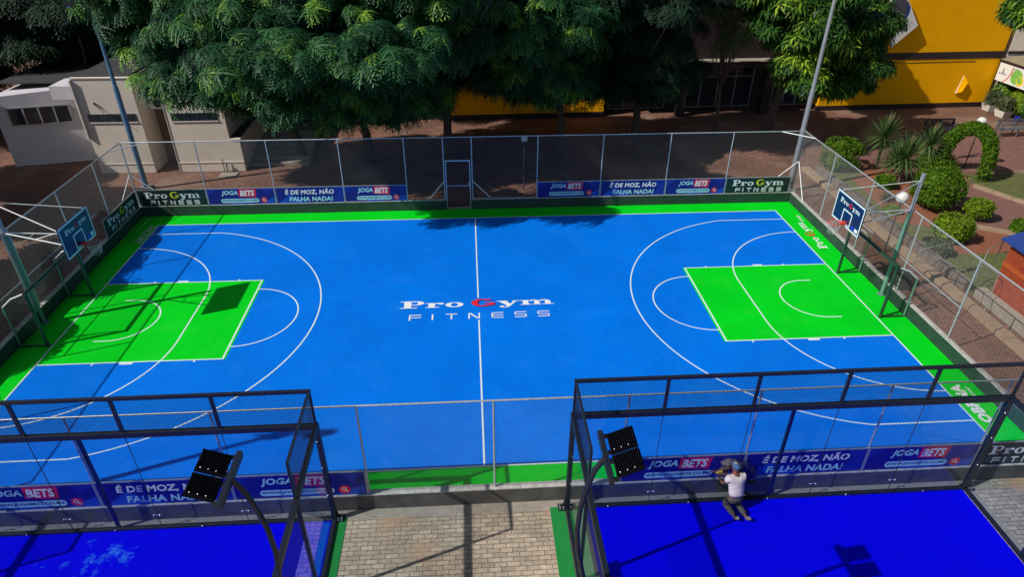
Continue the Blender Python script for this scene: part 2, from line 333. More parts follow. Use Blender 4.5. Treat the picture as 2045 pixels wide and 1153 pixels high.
def ring(cx, cy, ox, oy, ix, iy, a0, a1, n=14):
    out = []
    for i in range(n):
        p = R(a0+(a1-a0)*i/n); q = R(a0+(a1-a0)*(i+1)/n)
        out.append([(cx+ix*math.cos(p), cy+iy*math.sin(p)), (cx+ox*math.cos(p), cy+oy*math.sin(p)), (cx+ox*math.cos(q), cy+oy*math.sin(q)), (cx+ix*math.cos(q), cy+iy*math.sin(q))])
    return out
def disc(cx, cy, rx, ry, n=18): return [[(cx+rx*math.cos(2*math.pi*i/n), cy+ry*math.sin(2*math.pi*i/n)) for i in range(n)]]
def slab(ch):
    if ch == 'P': return rect(.0, 0, .95, .09)+rect(0, .91, .3, 1)+rect(.22, .09, .62, 1)+rect(.62, .88, .85, 1)+rect(.62, .40, .85, .50)+ring(.85, .70, .48, .30, .14, .20, -90, 90), 1.40
    if ch == 'r': return rect(0, 0, .75, .08)+rect(0, .58, .2, .66)+rect(.16, .08, .52, .66)+ring(.72, .40, .26, .27, .2, .14, 60, 180, 8)+disc(.86, .54, .16, .12), 1.10
    if ch == 'o': return ring(.5, .33, .5, .35, .2, .26, 0, 360, 24), 1.08
    if ch == 'G': return ring(.62, .5, .62, .54, .26, .42, 45, 318, 26)+rect(.98, .12, 1.28, .42)+rect(.72, .38, 1.32, .47)+rect(1.0, .78, 1.1, 1.02), 1.42
    if ch == 'y': return [[(.1, .62), (.5, .62), (.84, .08), (.56, -.04)], [(.98, .62), (1.12, .62), (.66, -.22), (.46, -.22)]]+rect(0, .58, .62, .66)+rect(.86, .58, 1.26, .66)+ring(.42, -.16, .24, .15, .12, .07, 180, 350, 8)+disc(.26, -.13, .14, .09), 1.28
    if ch == 'm': return (rect(0, 0, .64, .08)+rect(.70, 0, 1.2, .08)+rect(1.26, 0, 1.9, .08)+rect(0, .58, .2, .66)+rect(.16, .08, .48, .66)+rect(.80, .08, 1.10, .46)+rect(1.40, .08, 1.72, .46)
                          + ring(.74, .42, .36, .26, .1, .14, 0, 150, 10)+ring(1.35, .42, .37, .26, .1, .14, 0, 150, 10)), 1.95
def wide(ch, t=.13):
    return wide_(ch, t)
def wide_(ch, t=.13):
    if ch == 'F': return rect(0, 0, t, .8)+rect(.0, .86, 1.1, 1)+[[(0, .8), (t, .8), (.2, .86), (.04, .9)]]+rect(t+.02, .42, 1.1, .54), 1.35
    if ch == 'I': return rect(0, 0, .14, 1), .55
    if ch == 'T': return rect(0, .87, 1.05, 1)+rect(.45, 0, .59, .85), 1.35
    if ch == 'N': return rect(0, 0, t, .98)+rect(.92, 0, 1.05, 1)+[[(.05, 1), (.26, 1), (.98, .02), (.78, .02)]], 1.4
    if ch == 'E': return rect(.12, .87, 1.1, 1)+rect(.12, .44, 1.1, .56)+rect(.12, 0, 1.1, .13)+rect(0, .08, .12, .92), 1.4
    if ch == 'S': return rect(.12, .87, 1.1, 1)+rect(.12, .44, .98, .56)+rect(0, 0, .98, .13)+rect(0, .5, .12, .93)+rect(.98, .07, 1.1, .5), 1.4
def glyph_run(s, fn, gap=0.0):
    x = 0; out = []
    for ch in s:
        if ch == ' ': x += .35; continue
        ps, adv = fn(ch); out += [(ch, [[(x+p[0], p[1]) for p in q] for q in ps])]; x += adv+gap
    return out, x
def put_polys(mb, polys, fr, mi, lift):
    for i, q in enumerate(polys):
        mb.poly([fr(p[0], p[1], lift+0.00025*(i % 12)) for p in q], mi)
def put_text(mb, s, x0, y0, x1, y1, fr, mi, lift, **kw):
    vs, fs = text2d(s, **kw); mb.add([fr(x0+v[0]*(x1-x0), y0+v[1]*(y1-y0), lift) for v in vs], fs, mi)
def progym(mb, x0, y0, wd, ht, fr, mi, mG, lift, fitness=True, mGs=None):
    # wd total width, ht total height incl. FITNESS
    run, tw = glyph_run('Pro Gym', slab); k = wd/tw
    capv = ht*0.50 if fitness else ht
    base = y0+(ht-capv)
    for ch, ps in run:
        put_polys(mb, [[(x0+p[0]*k, base+p[1]*capv) for p in q] for q in ps], fr, mG if ch == 'G' else mi, lift)
    if fitness:
        run, tw2 = glyph_run('FITNESS', wide, .45); k2 = wd*0.94/tw2
        e = .055
        for ch, ps in run:
            for pi, q in enumerate(ps):
                gx = sum(p[0] for p in q)/len(q); gy = sum(p[1] for p in q)/len(q)
                q = [(p[0]+(e*.7 if p[0] > gx else -e*.7), p[1]+(e if p[1] > gy else -e)) for p in q]
                put_polys(mb, [[(x0+wd*0.08+p[0]*k2, y0+p[1]*ht*0.30) for p in q]], fr, mi, lift+.0004*pi)

# ------------------------------------------------------------------ ground and court sheets
def sheet(name, pts, z, m): 
    mb = MB(m); mb.poly([(p[0], p[1], z) for p in pts]); o = mb.build(name); o['kind'] = 'structure'; return o
def rsheet(name, x0, y0, x1, y1, z, m): return sheet(name, [(x0, y0), (x1, y0), (x1, y1), (x0, y1)], z, m)
rsheet('ground', -250, -250, 250, 400, -0.024, 'ground')
rsheet('grey_paving', -60, -60, 60, -8.70, -0.016, 'grey_paving')
rsheet('concrete_edge', -14.6, -8.99, 12.9, -8.70, -0.012, 'concrete')
rsheet('court_floor', -15.08, -8.60, 15.08, 8.50, -0.006, 'court_green')
rsheet('court_blue_floor', -14.0, -7.5, 14.0, 7.5, -0.002, 'court_blue')
for sx in (-1, 1):
    x0, x1 = sorted((sx*14.0, sx*8.14)); rsheet('court_key_floor', x0, -2.47, x1, 2.47, 0.001, 'court_green')
def line_floor():
    mb = MB('line'); z0 = 0.004; cnt = [0]
    def z(): cnt[0] += 1; return z0+0.00035*(cnt[0] % 9)
    W_ = 0.05
    def seg(x0, y0, x1, y1, wd=W_):
        d = Vector((x1-x0, y1-y0, 0)); n_ = Vector((-d.y, d.x, 0)).normalized()*wd/2; zz = z()
        mb.poly([(x0-n_.x, y0-n_.y, zz), (x1-n_.x, y1-n_.y, zz), (x1+n_.x, y1+n_.y, zz), (x0+n_.x, y0+n_.y, zz)])
    def arc(cx, cy, r, a0, a1, n=48, wd=W_):
        zz = z()
        for i in range(n):
            p, q = R(a0+(a1-a0)*i/n), R(a0+(a1-a0)*(i+1)/n)
            mb.poly([(cx+(r-wd/2)*math.cos(p), cy+(r-wd/2)*math.sin(p), zz), (cx+(r+wd/2)*math.cos(p), cy+(r+wd/2)*math.sin(p), zz), (cx+(r+wd/2)*math.cos(q), cy+(r+wd/2)*math.sin(q), zz), (cx+(r-wd/2)*math.cos(q), cy+(r-wd/2)*math.sin(q), zz)])
    for sy in (-1, 1): seg(-14, sy*7.5, 14, sy*7.5)
    for sx in (-1, 1): seg(sx*14, -7.525, sx*14, 7.525)
    seg(0, -7.5, 0, -0.72); seg(0, 0.72, 0, 7.5)
    for sx in (-1, 1):
        X = lambda d: sx*(14-d)
        for sy in (-1, 1):
            seg(X(0), sy*2.45, X(5.8), sy*2.45)
            seg(X(0), sy*6.6, X(2.99), sy*6.6)
            # lane blocks
            x0, x1 = X(2.6), X(3.0); zz = z(); mb.poly([(x0, sy*2.45, zz), (x1, sy*2.45, zz), (x1, sy*2.57, zz), (x0, sy*2.57, zz)])
            for d in (1.75, 3.9, 4.9)[::2]: seg(X(d), sy*2.45, X(d), sy*2.56, .06)
        seg(X(5.77), -2.45, X(5.77), 2.45, .06)
        b = math.degrees(math.asin(6.6/6.75)); c = 180 if sx > 0 else 0
        arc(X(1.575), 0, 6.75, c-b, c+b, 72)
        arc(X(5.8), 0, 1.8, c-90, c+90, 36)
        arc(X(1.575), 0, 1.25, c-90, c+90, 30)
        for sy in (-1, 1): seg(X(1.575), sy*1.25, X(1.2), sy*1.25)
        # indoor-football penalty area, radius about 4 m round each post
        for sy in (-1, 1):
            a0, a1 = (90, 180) if sx > 0 else (90, 0)
            if sy < 0: a0, a1 = -a0, -a1
            arc(X(0), sy*1.33, 3.98, a0, a1, 30)
        seg(X(3.98), -1.33, X(3.98), 1.33)
    o = mb.build('court_lines'); o['kind'] = 'structure'
line_floor()
def floor_logo():
    mb = MB('b_white', 'letter_red', 'letter_yellow', 'letter_shadow')
    a = R(0.15); fr = lambda u, v, l: (u*math.cos(a)-v*math.sin(a), u*math.sin(a)+v*math.cos(a)+0.15, 0.006+l)
    run, tw = glyph_run('Pro Gym', slab); k = 5.6/tw
    for ch, ps in run:
        if ch == 'G':
            put_polys(mb, [[(-2.82+p[0]*k+.03, 0.0+p[1]*.46-.03) for p in q] for q in ps], fr, 3, 0)
            put_polys(mb, [[(-2.82+p[0]*k, 0.0+p[1]*.46) for p in q] for q in ps], fr, 1, 0.004)
        else: put_polys(mb, [[(-2.82+p[0]*k, p[1]*.46) for p in q] for q in ps], fr, 0, 0)
    run, tw = glyph_run('FITNESS', wide, .72); k = 5.0/(tw-.9)
    for ch, ps in run: put_polys(mb, [[(-2.45+p[0]*k, -.78+p[1]*.35) for p in q] for q in ps], fr, 0, 0)
    # end margin lettering, read along +y
    def marg(x, y, sgn):
        return lambda u, v, l: (x-sgn*v, y+sgn*u, 0.006+l)
    fr = marg(14.72, 3.72, 1); run, tw = glyph_run('Pro Gym', slab); k = 2.5/tw
    for ch, ps in run: put_polys(mb, [[(p[0]*k, p[1]*.36) for p in q] for q in ps], fr, 1 if ch == 'G' else 0, 0)
    put_text(mb, 'FITNESS', 2.62, -.14, 3.2, 0.0, fr, 0, 0, bold=.02)
    fr = marg(14.56, -6.72, 1); put_text(mb, 'OBRNA', 0, 0, 1.66, .37, fr, 0, 0, bold=.06, sx=1.3)
    put_text(mb, 'FACTORY', 1.0, -.20, 1.55, -.10, fr, 0, 0, bold=.03)
    fr = marg(-14.42, 7.4, -1); put_text(mb, 'FACTORY', 0, 0, 1.6, .32, fr, 0, 0, bold=.0, sx=1.2)
    mb.poly([(-14.78, 6.9, .006), (-14.76, 6.9, .006), (-14.66, 8.3, .006), (-14.68, 8.3, .006)], 0)
    o = mb.build('court_lettering'); o['kind'] = 'structure'
floor_logo()

# ------------------------------------------------------------------ low walls round the court
def low_wall(label, pts_in, x0, y0, x1, y1, mat_in, mat_out, inner):
    t = thing('low_wall', label, 'low wall', ((x0+x1)/2, (y0+y1)/2, 0))
    cx, cy = (x0+x1)/2, (y0+y1)/2
    b = MB(mat_in, mat_out)
    b.box(x0-cx, y0-cy, -0.02, x1-cx, y1-cy, 0.47, 0)
    # outer side painted differently: assign by face direction
    o = b.build('wall_body', t)
    for p in o.data.polygons:
        if p.normal.dot(Vector(inner)) < -0.5: p.material_index = 1
    c = MB('coping'); c.box(x0-cx-.012*abs(inner[0]), y0-cy-.012*abs(inner[1]), 0.472, x1-cx+.012*abs(inner[0]), y1-cy+.012*abs(inner[1]), 0.50, 0); c.build('coping', t)
low_wall('dark green low wall along the far side, left of the gate', None, -15.05, 8.46, -1.30, 8.62, 'wall_in', 'wall_out', (0, -1, 0))
low_wall('dark green low wall along the far side, right of the gate', None, -0.12, 8.46, 15.05, 8.62, 'wall_in', 'wall_out', (0, -1, 0))
low_wall('dark low wall behind the right goal', None, 15.05, -8.55, 15.20, 8.62, 'wall_in', 'wall_out', (-1, 0, 0))
low_wall('shaded dark low wall behind the left goal', None, -15.20, -8.55, -15.05, 8.62, 'wall_in', 'wall_out', (1, 0, 0))
low_wall('dirty grey low wall on the near side, in front of the paved strip and the glass cages', None, -15.20, -8.71, 15.20, -8.555, 'wall_in', 'wall_out', (0, 1, 0))

# ------------------------------------------------------------------ chain link fences
def diamond(mb, fr, u0, v0, u1, v1, p=0.06, r=0.0018, mi=0):
    step = p*math.sqrt(2)
    H = v1-v0; L = u1-u0; n = int((L+H)/step)
    for sgn in (1, -1):
        for i in range(1, n+1):
            c = i*step
            a = max(0, c-H); b = min(L, c)
            if b-a < 0.02: continue
            # line u+v=c in local coordinates
            pa, pb = (a, c-a), (b, c-b)
            if sgn < 0: pa, pb = (L-pa[0], pa[1]), (L-pb[0], pb[1])
            A = Vector(fr(u0+pa[0], v0+pa[1], 0)); B = Vector(fr(u0+pb[0], v0+pb[1], 0))
            N = (Vector(fr(0, 0, 1))-Vector(fr(0, 0, 0))); T = (B-A).normalized(); S = T.cross(N)
            off = N*(0.001*sgn)
            q = [N*r, S*(r*.87)-N*(r*.5), -S*(r*.87)-N*(r*.5)]
            mb.add([A+off+x for x in q]+[B+off+x for x in q], [(0, 1, 4, 3), (1, 2, 5, 4), (2, 0, 3, 5)], mi)
def square_mesh(mb, fr, u0, v0, u1, v1, p=0.05, r=0.002, mi=0):
    N = (Vector(fr(0, 0, 1))-Vector(fr(0, 0, 0)))
    def wire(A, B, off):
        A = Vector(A)+N*off; B = Vector(B)+N*off; T = (B-A).normalized(); S = T.cross(N)
        q = [N*r, S*(r*.87)-N*(r*.5), -S*(r*.87)-N*(r*.5)]
        mb.add([A+x for x in q]+[B+x for x in q], [(0, 1, 4, 3), (1, 2, 5, 4), (2, 0, 3, 5)], mi)
    n = int(round((u1-u0)/p)); m_ = int(round((v1-v0)/p))
    for i in range(n+1): u = u0+(u1-u0)*i/n; wire(fr(u, v0, 0), fr(u, v1, 0), .001)
    for j in range(m_+1): v = v0+(v1-v0)*j/m_; wire(fr(u0, v, 0), fr(u1, v, 0), -.001)
def fence(label, origin, ang, xs, ztop, gaps=(), mid=(), z0=0.5, braces=(), pitch=.06, wr=.0021):
    t = thing('chain_link_fence', label, 'fence', (origin[0], origin[1], 0), ang)
    fr = lambda u, v, n: (u, n, v)
    ss = sorted(xs)
    for x in ss: MB('galv').tube([(x, 0, z0), (x, 0, ztop)], .026, 8).build('post', t)
    r = MB('galv'); r.tube([(ss[0], 0, ztop), (ss[-1], 0, ztop)], .024, 8); r.build('top_rail', t)
    for a, b in zip(ss[:-1], ss[1:]):
        zlo = z0+.02
        for g in gaps:
            if a >= g[0]-.01 and b <= g[1]+.01: zlo = g[2]
        mb = MB('wire'); diamond(mb, fr, a+.02, zlo, b-.02, ztop-.02, pitch, wr); mb.build('wire_mesh', t)
    for (a, b, z) in mid: MB('galv').tube([(a, 0, z), (b, 0, z)], .018, 6).build('mid_rail', t)
    for (p, q) in braces: MB('whitesteel').tube([p, q], .022, 6).build('brace', t)
    return t
FX = [-15.1, -12.02, -9.0, -5.92, -3.07, -1.35, -0.08, 2.89, 5.85, 8.93, 11.79, 15.12]
fence('far chain link fence with grey posts under the trees, its gate in the middle', (0, 8.54), 0, FX, 3.45, gaps=[(-1.36, -.07, 2.42)],
      braces=[((14.0, 0, 3.44), (15.1, -1.0, 3.44)), ((15.1, 0, 2.0), (14.3, 0, 1.28)), ((-1.38, 0, 1.35), (-2.1, 0, .52)), ((-.05, 0, 1.35), (.75, 0, .52)), ((-14.0, 0, 3.44), (-15.1, -1.0, 3.44)), ((-15.1, 0, 2.0), (-14.3, 0, 1.28))])
fence('right chain link fence beside the garden walk', (15.12, 0), R(90), [-8.6, -6.3, -3.37, -.4, 2.68, 5.66, 8.54], 3.42, mid=[(-3.37, 2.68, 1.67)],
      braces=[((8.54, 0, 2.0), (7.35, 0, .5))])
fence('left chain link fence in tree shade', (-15.12, 0), R(90), [-8.6, -5.6, -2.6, .3, 3.28, 6.07, 8.54], 3.45, mid=[(-2.6, 5.3, 1.67)],
      braces=[((8.54, 0, 2.0), (7.35, 0, 1.3))])
fence('near chain link fence behind the blue glass cages', (0, -8.63), 0, [-15.1, -12.0, -8.98, -5.93, -2.79, .23, 3.29, 6.34, 9.42, 12.3, 15.12], 3.25, wr=.0024)
def gate():
    t = thing('gate', 'pale steel mesh gate in the middle of the far fence', 'gate', (-.71, 8.54, 0))
    g = MB('galv')
    for x in (-.56, .53): g.beam((x, 0, .03), (x, 0, 2.38), .045, .045)
    g.beam((-.56, 0, 2.36), (.53, 0, 2.36), .046, .06); g.beam((-.54, 0, 1.15), (.51, 0, 1.15), .035, .035); g.beam((-.56, 0, .05), (.53, 0, .05), .035, .04)
    g.build('frame', t)
    m = MB('wire'); diamond(m, lambda u, v, n: (u, n, v), -.52, .08, .5, 2.33); m.build('wire_mesh', t)
    MB('galv').box(.44, -.05, 1.22, .50, -.03, 1.32).build('latch', t)
gate()

# ------------------------------------------------------------------ banners
def banner(kind, label, x0, x1, pos, ang, z0=.47, z1=1.27, group='advertising boards round the court', flip=False):
    # local u to the right, v up; board faces local -y
    w_ = x1-x0; t = thing('advertising_board', label, 'sign', pos, ang, group)
    fr = lambda u, v, l: (x0+u, -0.012-l, z0+v); h = z1-z0
    mats = {'gym': ['b_green', 'b_white', 'b_yel'], 'joga': ['b_navy', 'b_blue', 'b_cyan', 'b_white', 'b_red', 'b_blue2'], 'moz': ['b_navy', 'b_blue', 'b_cyan', 'b_white', 'b_blue2']}[kind]
    mb = MB(*mats); mb.box(x0+.01, -.012, z0+.01, x1-.01, 0.0, z1-.01, 0)
    if kind == 'gym': progym(mb, w_*.10, h*.13, w_*.81, h*.74, fr, 1, 2, .003)
    elif kind == 'joga':
        put_polys(mb, [[(w_*.72, h*.02), (w_*.985, h*.02), (w_*.985, h*.45)]], fr, 1, .0012)
        put_polys(mb, [[(w_*.30, h*.02), (w_*.68, h*.02), (w_*.60, h*.10), (w_*.36, h*.12)]], fr, 1, .0012)
        put_polys(mb, [[(w_*.01, h*.55), (w_*.16, h*.98), (w_*.01, h*.98)], [(w_*.80, h*.98), (w_*.90, h*.60), (w_*.985, h*.98)]], fr, 5, .0012)
        put_polys(mb, [[(w_*.465, h*.50), (w_*.715, h*.46), (w_*.735, h*.94), (w_*.475, h*.97)]], fr, 4, .002)
        put_text(mb, 'JOGA', w_*.21, h*.54, w_*.455, h*.88, fr, 2, .0055, shear=.22, bold=.035)
        put_text(mb, 'BETS', w_*.485, h*.54, w_*.70, h*.88, fr, 3, .0055, shear=.22, bold=.035)
        put_polys(mb, rect(w_*.22, h*.14, w_*.72, h*.38)+disc(w_*.22, h*.26, h*.12, h*.12)+disc(w_*.72, h*.26, h*.12, h*.12), fr, 2, .002)
        put_text(mb, 'WWW.JOGABETS.CO.MZ', w_*.20, h*.19, w_*.74, h*.33, fr, 0, .0055, bold=.02)
        put_polys(mb, disc(w_*.83, h*.27, h*.17, h*.17), fr, 4, .002)
        put_polys(mb, ring(w_*.825, h*.30, h*.07, h*.07, h*.045, h*.045, 0, 360, 14)+[[(w_*.825+h*.04, h*.24), (w_*.825+h*.065, h*.265), (w_*.825+h*.12, h*.19), (w_*.825+h*.095, h*.165)]], fr, 3, .0055)
    else:
        put_polys(mb, [[(w_*.015, h*.02), (w_*.50, h*.02), (w_*.20, h*.58)]], fr, 1, .0012)
        put_polys(mb, [[(w_*.78, h*.02), (w_*.985, h*.02), (w_*.985, h*.98), (w_*.84, h*.98), (w_*.90, h*.5)]], fr, 4, .0012)
        put_text(mb, 'É DE MOZ, NÃO', w_*.14, h*.52, w_*.86, h*.90, fr, 3, .005, shear=.12, bold=.035, sx=1.2)
        put_text(mb, 'FALHA NADA!', w_*.19, h*.14, w_*.83, h*.42, fr, 2, .005, shear=.12, bold=.035, sx=1.2)
    mb.build('panel', t)
    f = MB('b_frame')
    for a, b in (((x0, z0), (x1, z0)), ((x0, z1), (x1, z1)), ((x0, z0), (x0, z1)), ((x1, z0), (x1, z1))):
        f.beam((a[0], -.005, a[1]), (b[0], -.005, b[1]), .03, .03)
    f.build('frame', t)
y_ = 8.49
far = [('gym', -15.04, -12.04, 'black gym board with yellow G at the left end of the far wall'),
       ('joga', -12.0, -9.02, 'sunlit blue betting board with bright red patch, next to the far left gym board'),
       ('moz', -8.98, -5.94, 'blue slogan board left of the gate on the far wall'),
       ('joga', -5.90, -3.09, 'shaded blue betting board just left of the gate on the far wall'),
       ('joga', 2.91, 5.83, 'blue betting board just right of the gate on the far wall'),
       ('moz', 5.87, 8.91, 'blue slogan board right of the gate on the far wall'),
       ('joga', 8.95, 11.77, 'sunlit blue betting board beside the far right gym board'),
       ('gym', 11.81, 14.9, 'black gym board with yellow G at the right end of the far wall')]
for k, a, b, lb in far: banner(k, lb, a, b, (0, y_, 0), 0)
banner('gym', 'black gym board on the left fence, in shade beside the corner', -8.4, -5.35, (-15.08, 0, 0), R(90))
for o in [o for o in C.objects if o.get('label', '').startswith('black gym board on the left fence')]: o.location = (-15.08, 0, 0); o.rotation_euler = (0, 0, R(90)); off = [c for c in o.children]
for c in off:
    c.location.x = 13.75   # local u runs along +y
near = [('joga', -12.0, -9.0, 'blue betting board at the left edge, behind the left glass cage'),
        ('moz', -8.96, -5.95, 'blue slogan board behind the left glass cage, partly hidden by a floodlight'),
        ('joga', -5.91, -2.82, 'blue betting board where the left cage ends, its right edge over the paved strip'),
        ('joga', 3.31, 6.32, 'blue betting board behind the right cage floodlight'),
        ('moz', 6.36, 9.40, 'blue slogan board behind the kneeling workers'),
        ('joga', 9.44, 12.28, 'blue betting board near the right corner post of the right cage'),
        ('gym', 12.32, 15.08, 'black gym board at the right edge, past the cage corner')]
for k, a, b, lb in near: banner(k, lb, a, b, (0, -8.665, 0), 0)

# ------------------------------------------------------------------ basketball hoops
def hoop(label, rz):
    # local: court centre toward -x, board plane at x=-2.22 from mast
    t = thing('basketball_hoop', label, 'basketball hoop', (15.0 if rz == 0 else -15.0, .10 if rz == 0 else 0.0, 0), rz)
    m = MB('mast_green', 'mast_grey')
    m.tube([(0, 0, 0), (0, 0, 3.35)], .075, 12, 0); m.tube([(0, 0, 3.35), (0, 0, 4.75)], .068, 12, 1); m.tube([(0, 0, 4.75), (0, 0, 4.77)], .074, 12, 1)
    m.tube([(.05, .10, .55), (.05, .10, 3.5)], .028, 8, 1)
    m.box(-.14, -.14, 0, .14, .14, .02, 0); m.build('mast', t)
    a = MB('whitesteel' if rz else 'galv')  # left arms in white steel: their sunlit brightness is put into the colour
    bx = -2.18
    for s in (-1, 1):
        a.tube([(-.05, s*.03, 4.5), (bx, s*.85, 3.88)], .018, 6); a.tube([(-.05, s*.03, 3.45), (bx, s*.42, 3.12)], .024, 6)
    a.tube([(-.8, -.18, 3.34), (-.8, .18, 3.34)], .015, 6); a.tube([(bx, -.42, 3.12), (bx, .42, 3.12)], .02, 6); a.tube([(-1.0, .2, 3.3), (bx, .1, 3.6)], .015, 6)
    a.build('support_arm', t)
    bd = MB('board', 'line', 'letter_red', 'b_blue', 'b_white'); X = -2.22
    bd.box(X-.02, -.9, 2.88, X+.02, .9, 3.93, 0)
    # frame of reference as seen from the court: u to the right
    fr = lambda u, v, l: (X-.021-l, -u, v)
    def bar(u0, v0, u1, v1, mi=1, l=.002): put_polys(bd, rect(u0, v0, u1, v1), fr, mi, l)
    bar(-.9, 2.88, .9, 2.94); bar(-.9, 3.87, .9, 3.93); bar(-.9, 2.94, -.85, 3.87); bar(.85, 2.94, .9, 3.87)
    bar(-.30, 2.96, -.25, 3.44); bar(.25, 2.96, .30, 3.44); bar(-.25, 3.40, .25, 3.45); bar(-.25, 2.96, .25, 3.0)
    bar(.40, 2.98, .60, 3.10, 3); bar(.62, 2.98, .80, 3.10, 4)
    run, tw = glyph_run('Pro Gym', slab); k = 1.30/tw
    for ch, ps in run: put_polys(bd, [[(-.62+p[0]*k, 3.58+p[1]*.17) for p in q] for q in ps], fr, 2 if ch == 'G' else 1, .003)
    bd.build('backboard', t)
    r = MB('orange'); n = 24; cx = X-.02-.15-.225
    r.tube([(cx+.225*math.cos(2*math.pi*i/n), .225*math.sin(2*math.pi*i/n), 3.05) for i in range(n+1)], .012, 6, cap=False)
    r.box(X-.20, -.07, 2.98, X-.02, .07, 3.06); r.tube([(X-.03, -.12, 2.96), (cx+.1, -.2, 3.04)], .01, 6); r.tube([(X-.03, .12, 2.96), (cx+.1, .2, 3.04)], .01, 6)
    r.build('rim', t)
    nt_ = MB('netwhite')
    for i in range(12):
        for s in (-1, 1):
            pts = []
            for j in range(6):
                f = j/5; rr = .22-.09*f; an = 2*math.pi*(i+s*f*1.6)/12; pts.append((cx+rr*math.cos(an), rr*math.sin(an), 3.04-.42*f))
            nt_.tube(pts, .005, 3, cap=False)
    nt_.build('net', t)
hoop('basketball hoop on the right, white edged navy board with red G lit by the sun', 0)
hoop('basketball hoop on the left, its board seen in shade', R(180))

# ------------------------------------------------------------------ goals
def goal(label, x, y, rz):
    t = thing('football_goal', label, 'goal', (x, y, 0), rz)   # local -x towards court
    for s in (-1, 1): MB('goal').tube([(0, s*1.55, 0), (0, s*1.55, 2.02)], .055, 12).build('goal_post', t)
    MB('goal').tube([(0, -1.6, 2.05), (0, 1.6, 2.05)], .055, 12).build('crossbar', t)
    for s in (-1, 1):
        MB('mast_green').tube([(.86, s*1.55, 0), (.86, s*1.55, 1.52), (.80, s*1.55, 1.6)], .032, 8).build('rear_post', t)
        MB('goal').tube([(0, s*1.55, .035), (.86, s*1.55, .035)], .03, 8).build('base_bar', t)
        MB('whitesteel').tube([(0, s*1.55, 2.05), (.5, s*1.55, 1.85), (.86, s*1.55, 1.55)], .028, 8).build('side_bar', t)
    n = MB('net')
    diamond(n, lambda u, v, q: (.86+q-.36*v/1.9*0, u, v), -1.55, .04, 1.55, 1.5, .12, .004)
    for s in (-1, 1):
        diamond(n, (lambda s: lambda u, v, q: (u, s*1.55+q, v*(1.0-.28*u/.86)))(s), .0, .04, .86, 1.95, .12, .004)
    diamond(n, lambda u, v, q: (u, v, 2.0-.5*u/.86+q), .0, -1.55, .86, 1.55, .12, .004)
    n.build('net', t)
goal('dark green football goal in front of the right fence', 14.12, .18, 0)
goal('dark football goal in the shade in front of the left fence', -14.12, .12, R(180))

# ------------------------------------------------------------------ light masts of the big court
def mast(label, x, y, m, h=12.5, lean=0):
    t = thing('light_mast', label, 'light mast', (x, y, 0))
    b = MB(m); b.tube([(0, 0, 0), (0, 0, 5.0)], [.13, .115], 14); b.tube([(0, 0, 5.0), (0, 0, h)], [.09, .06], 14); b.build('pole', t)
    MB('concrete').box(-.28, -.28, -.02, .28, .28, .12, bev=.02).build('footing', t)
    a = MB(m); a.tube([(-.9, -.1, h-.6), (.9, -.1, h-.6)], .04, 8); a.build('cross_arm', t)
    for s in (-.6, .6):
        f = MB('black'); f.box(s-.25, -.35, h-.55, s+.25, -.15, h-.1, bev=.03); f.build('floodlight', t)
mast('tall grey light mast at the far right corner of the court', 15.60, 9.75, 'mast_grey')
mast('light mast off the near left corner of the court', -15.9, -9.55, 'mast_blue', 10.6)
mast('tall blue light mast at the far left corner, in front of the beige building', -16.2, 11.73, 'mast_blue', 9.0)

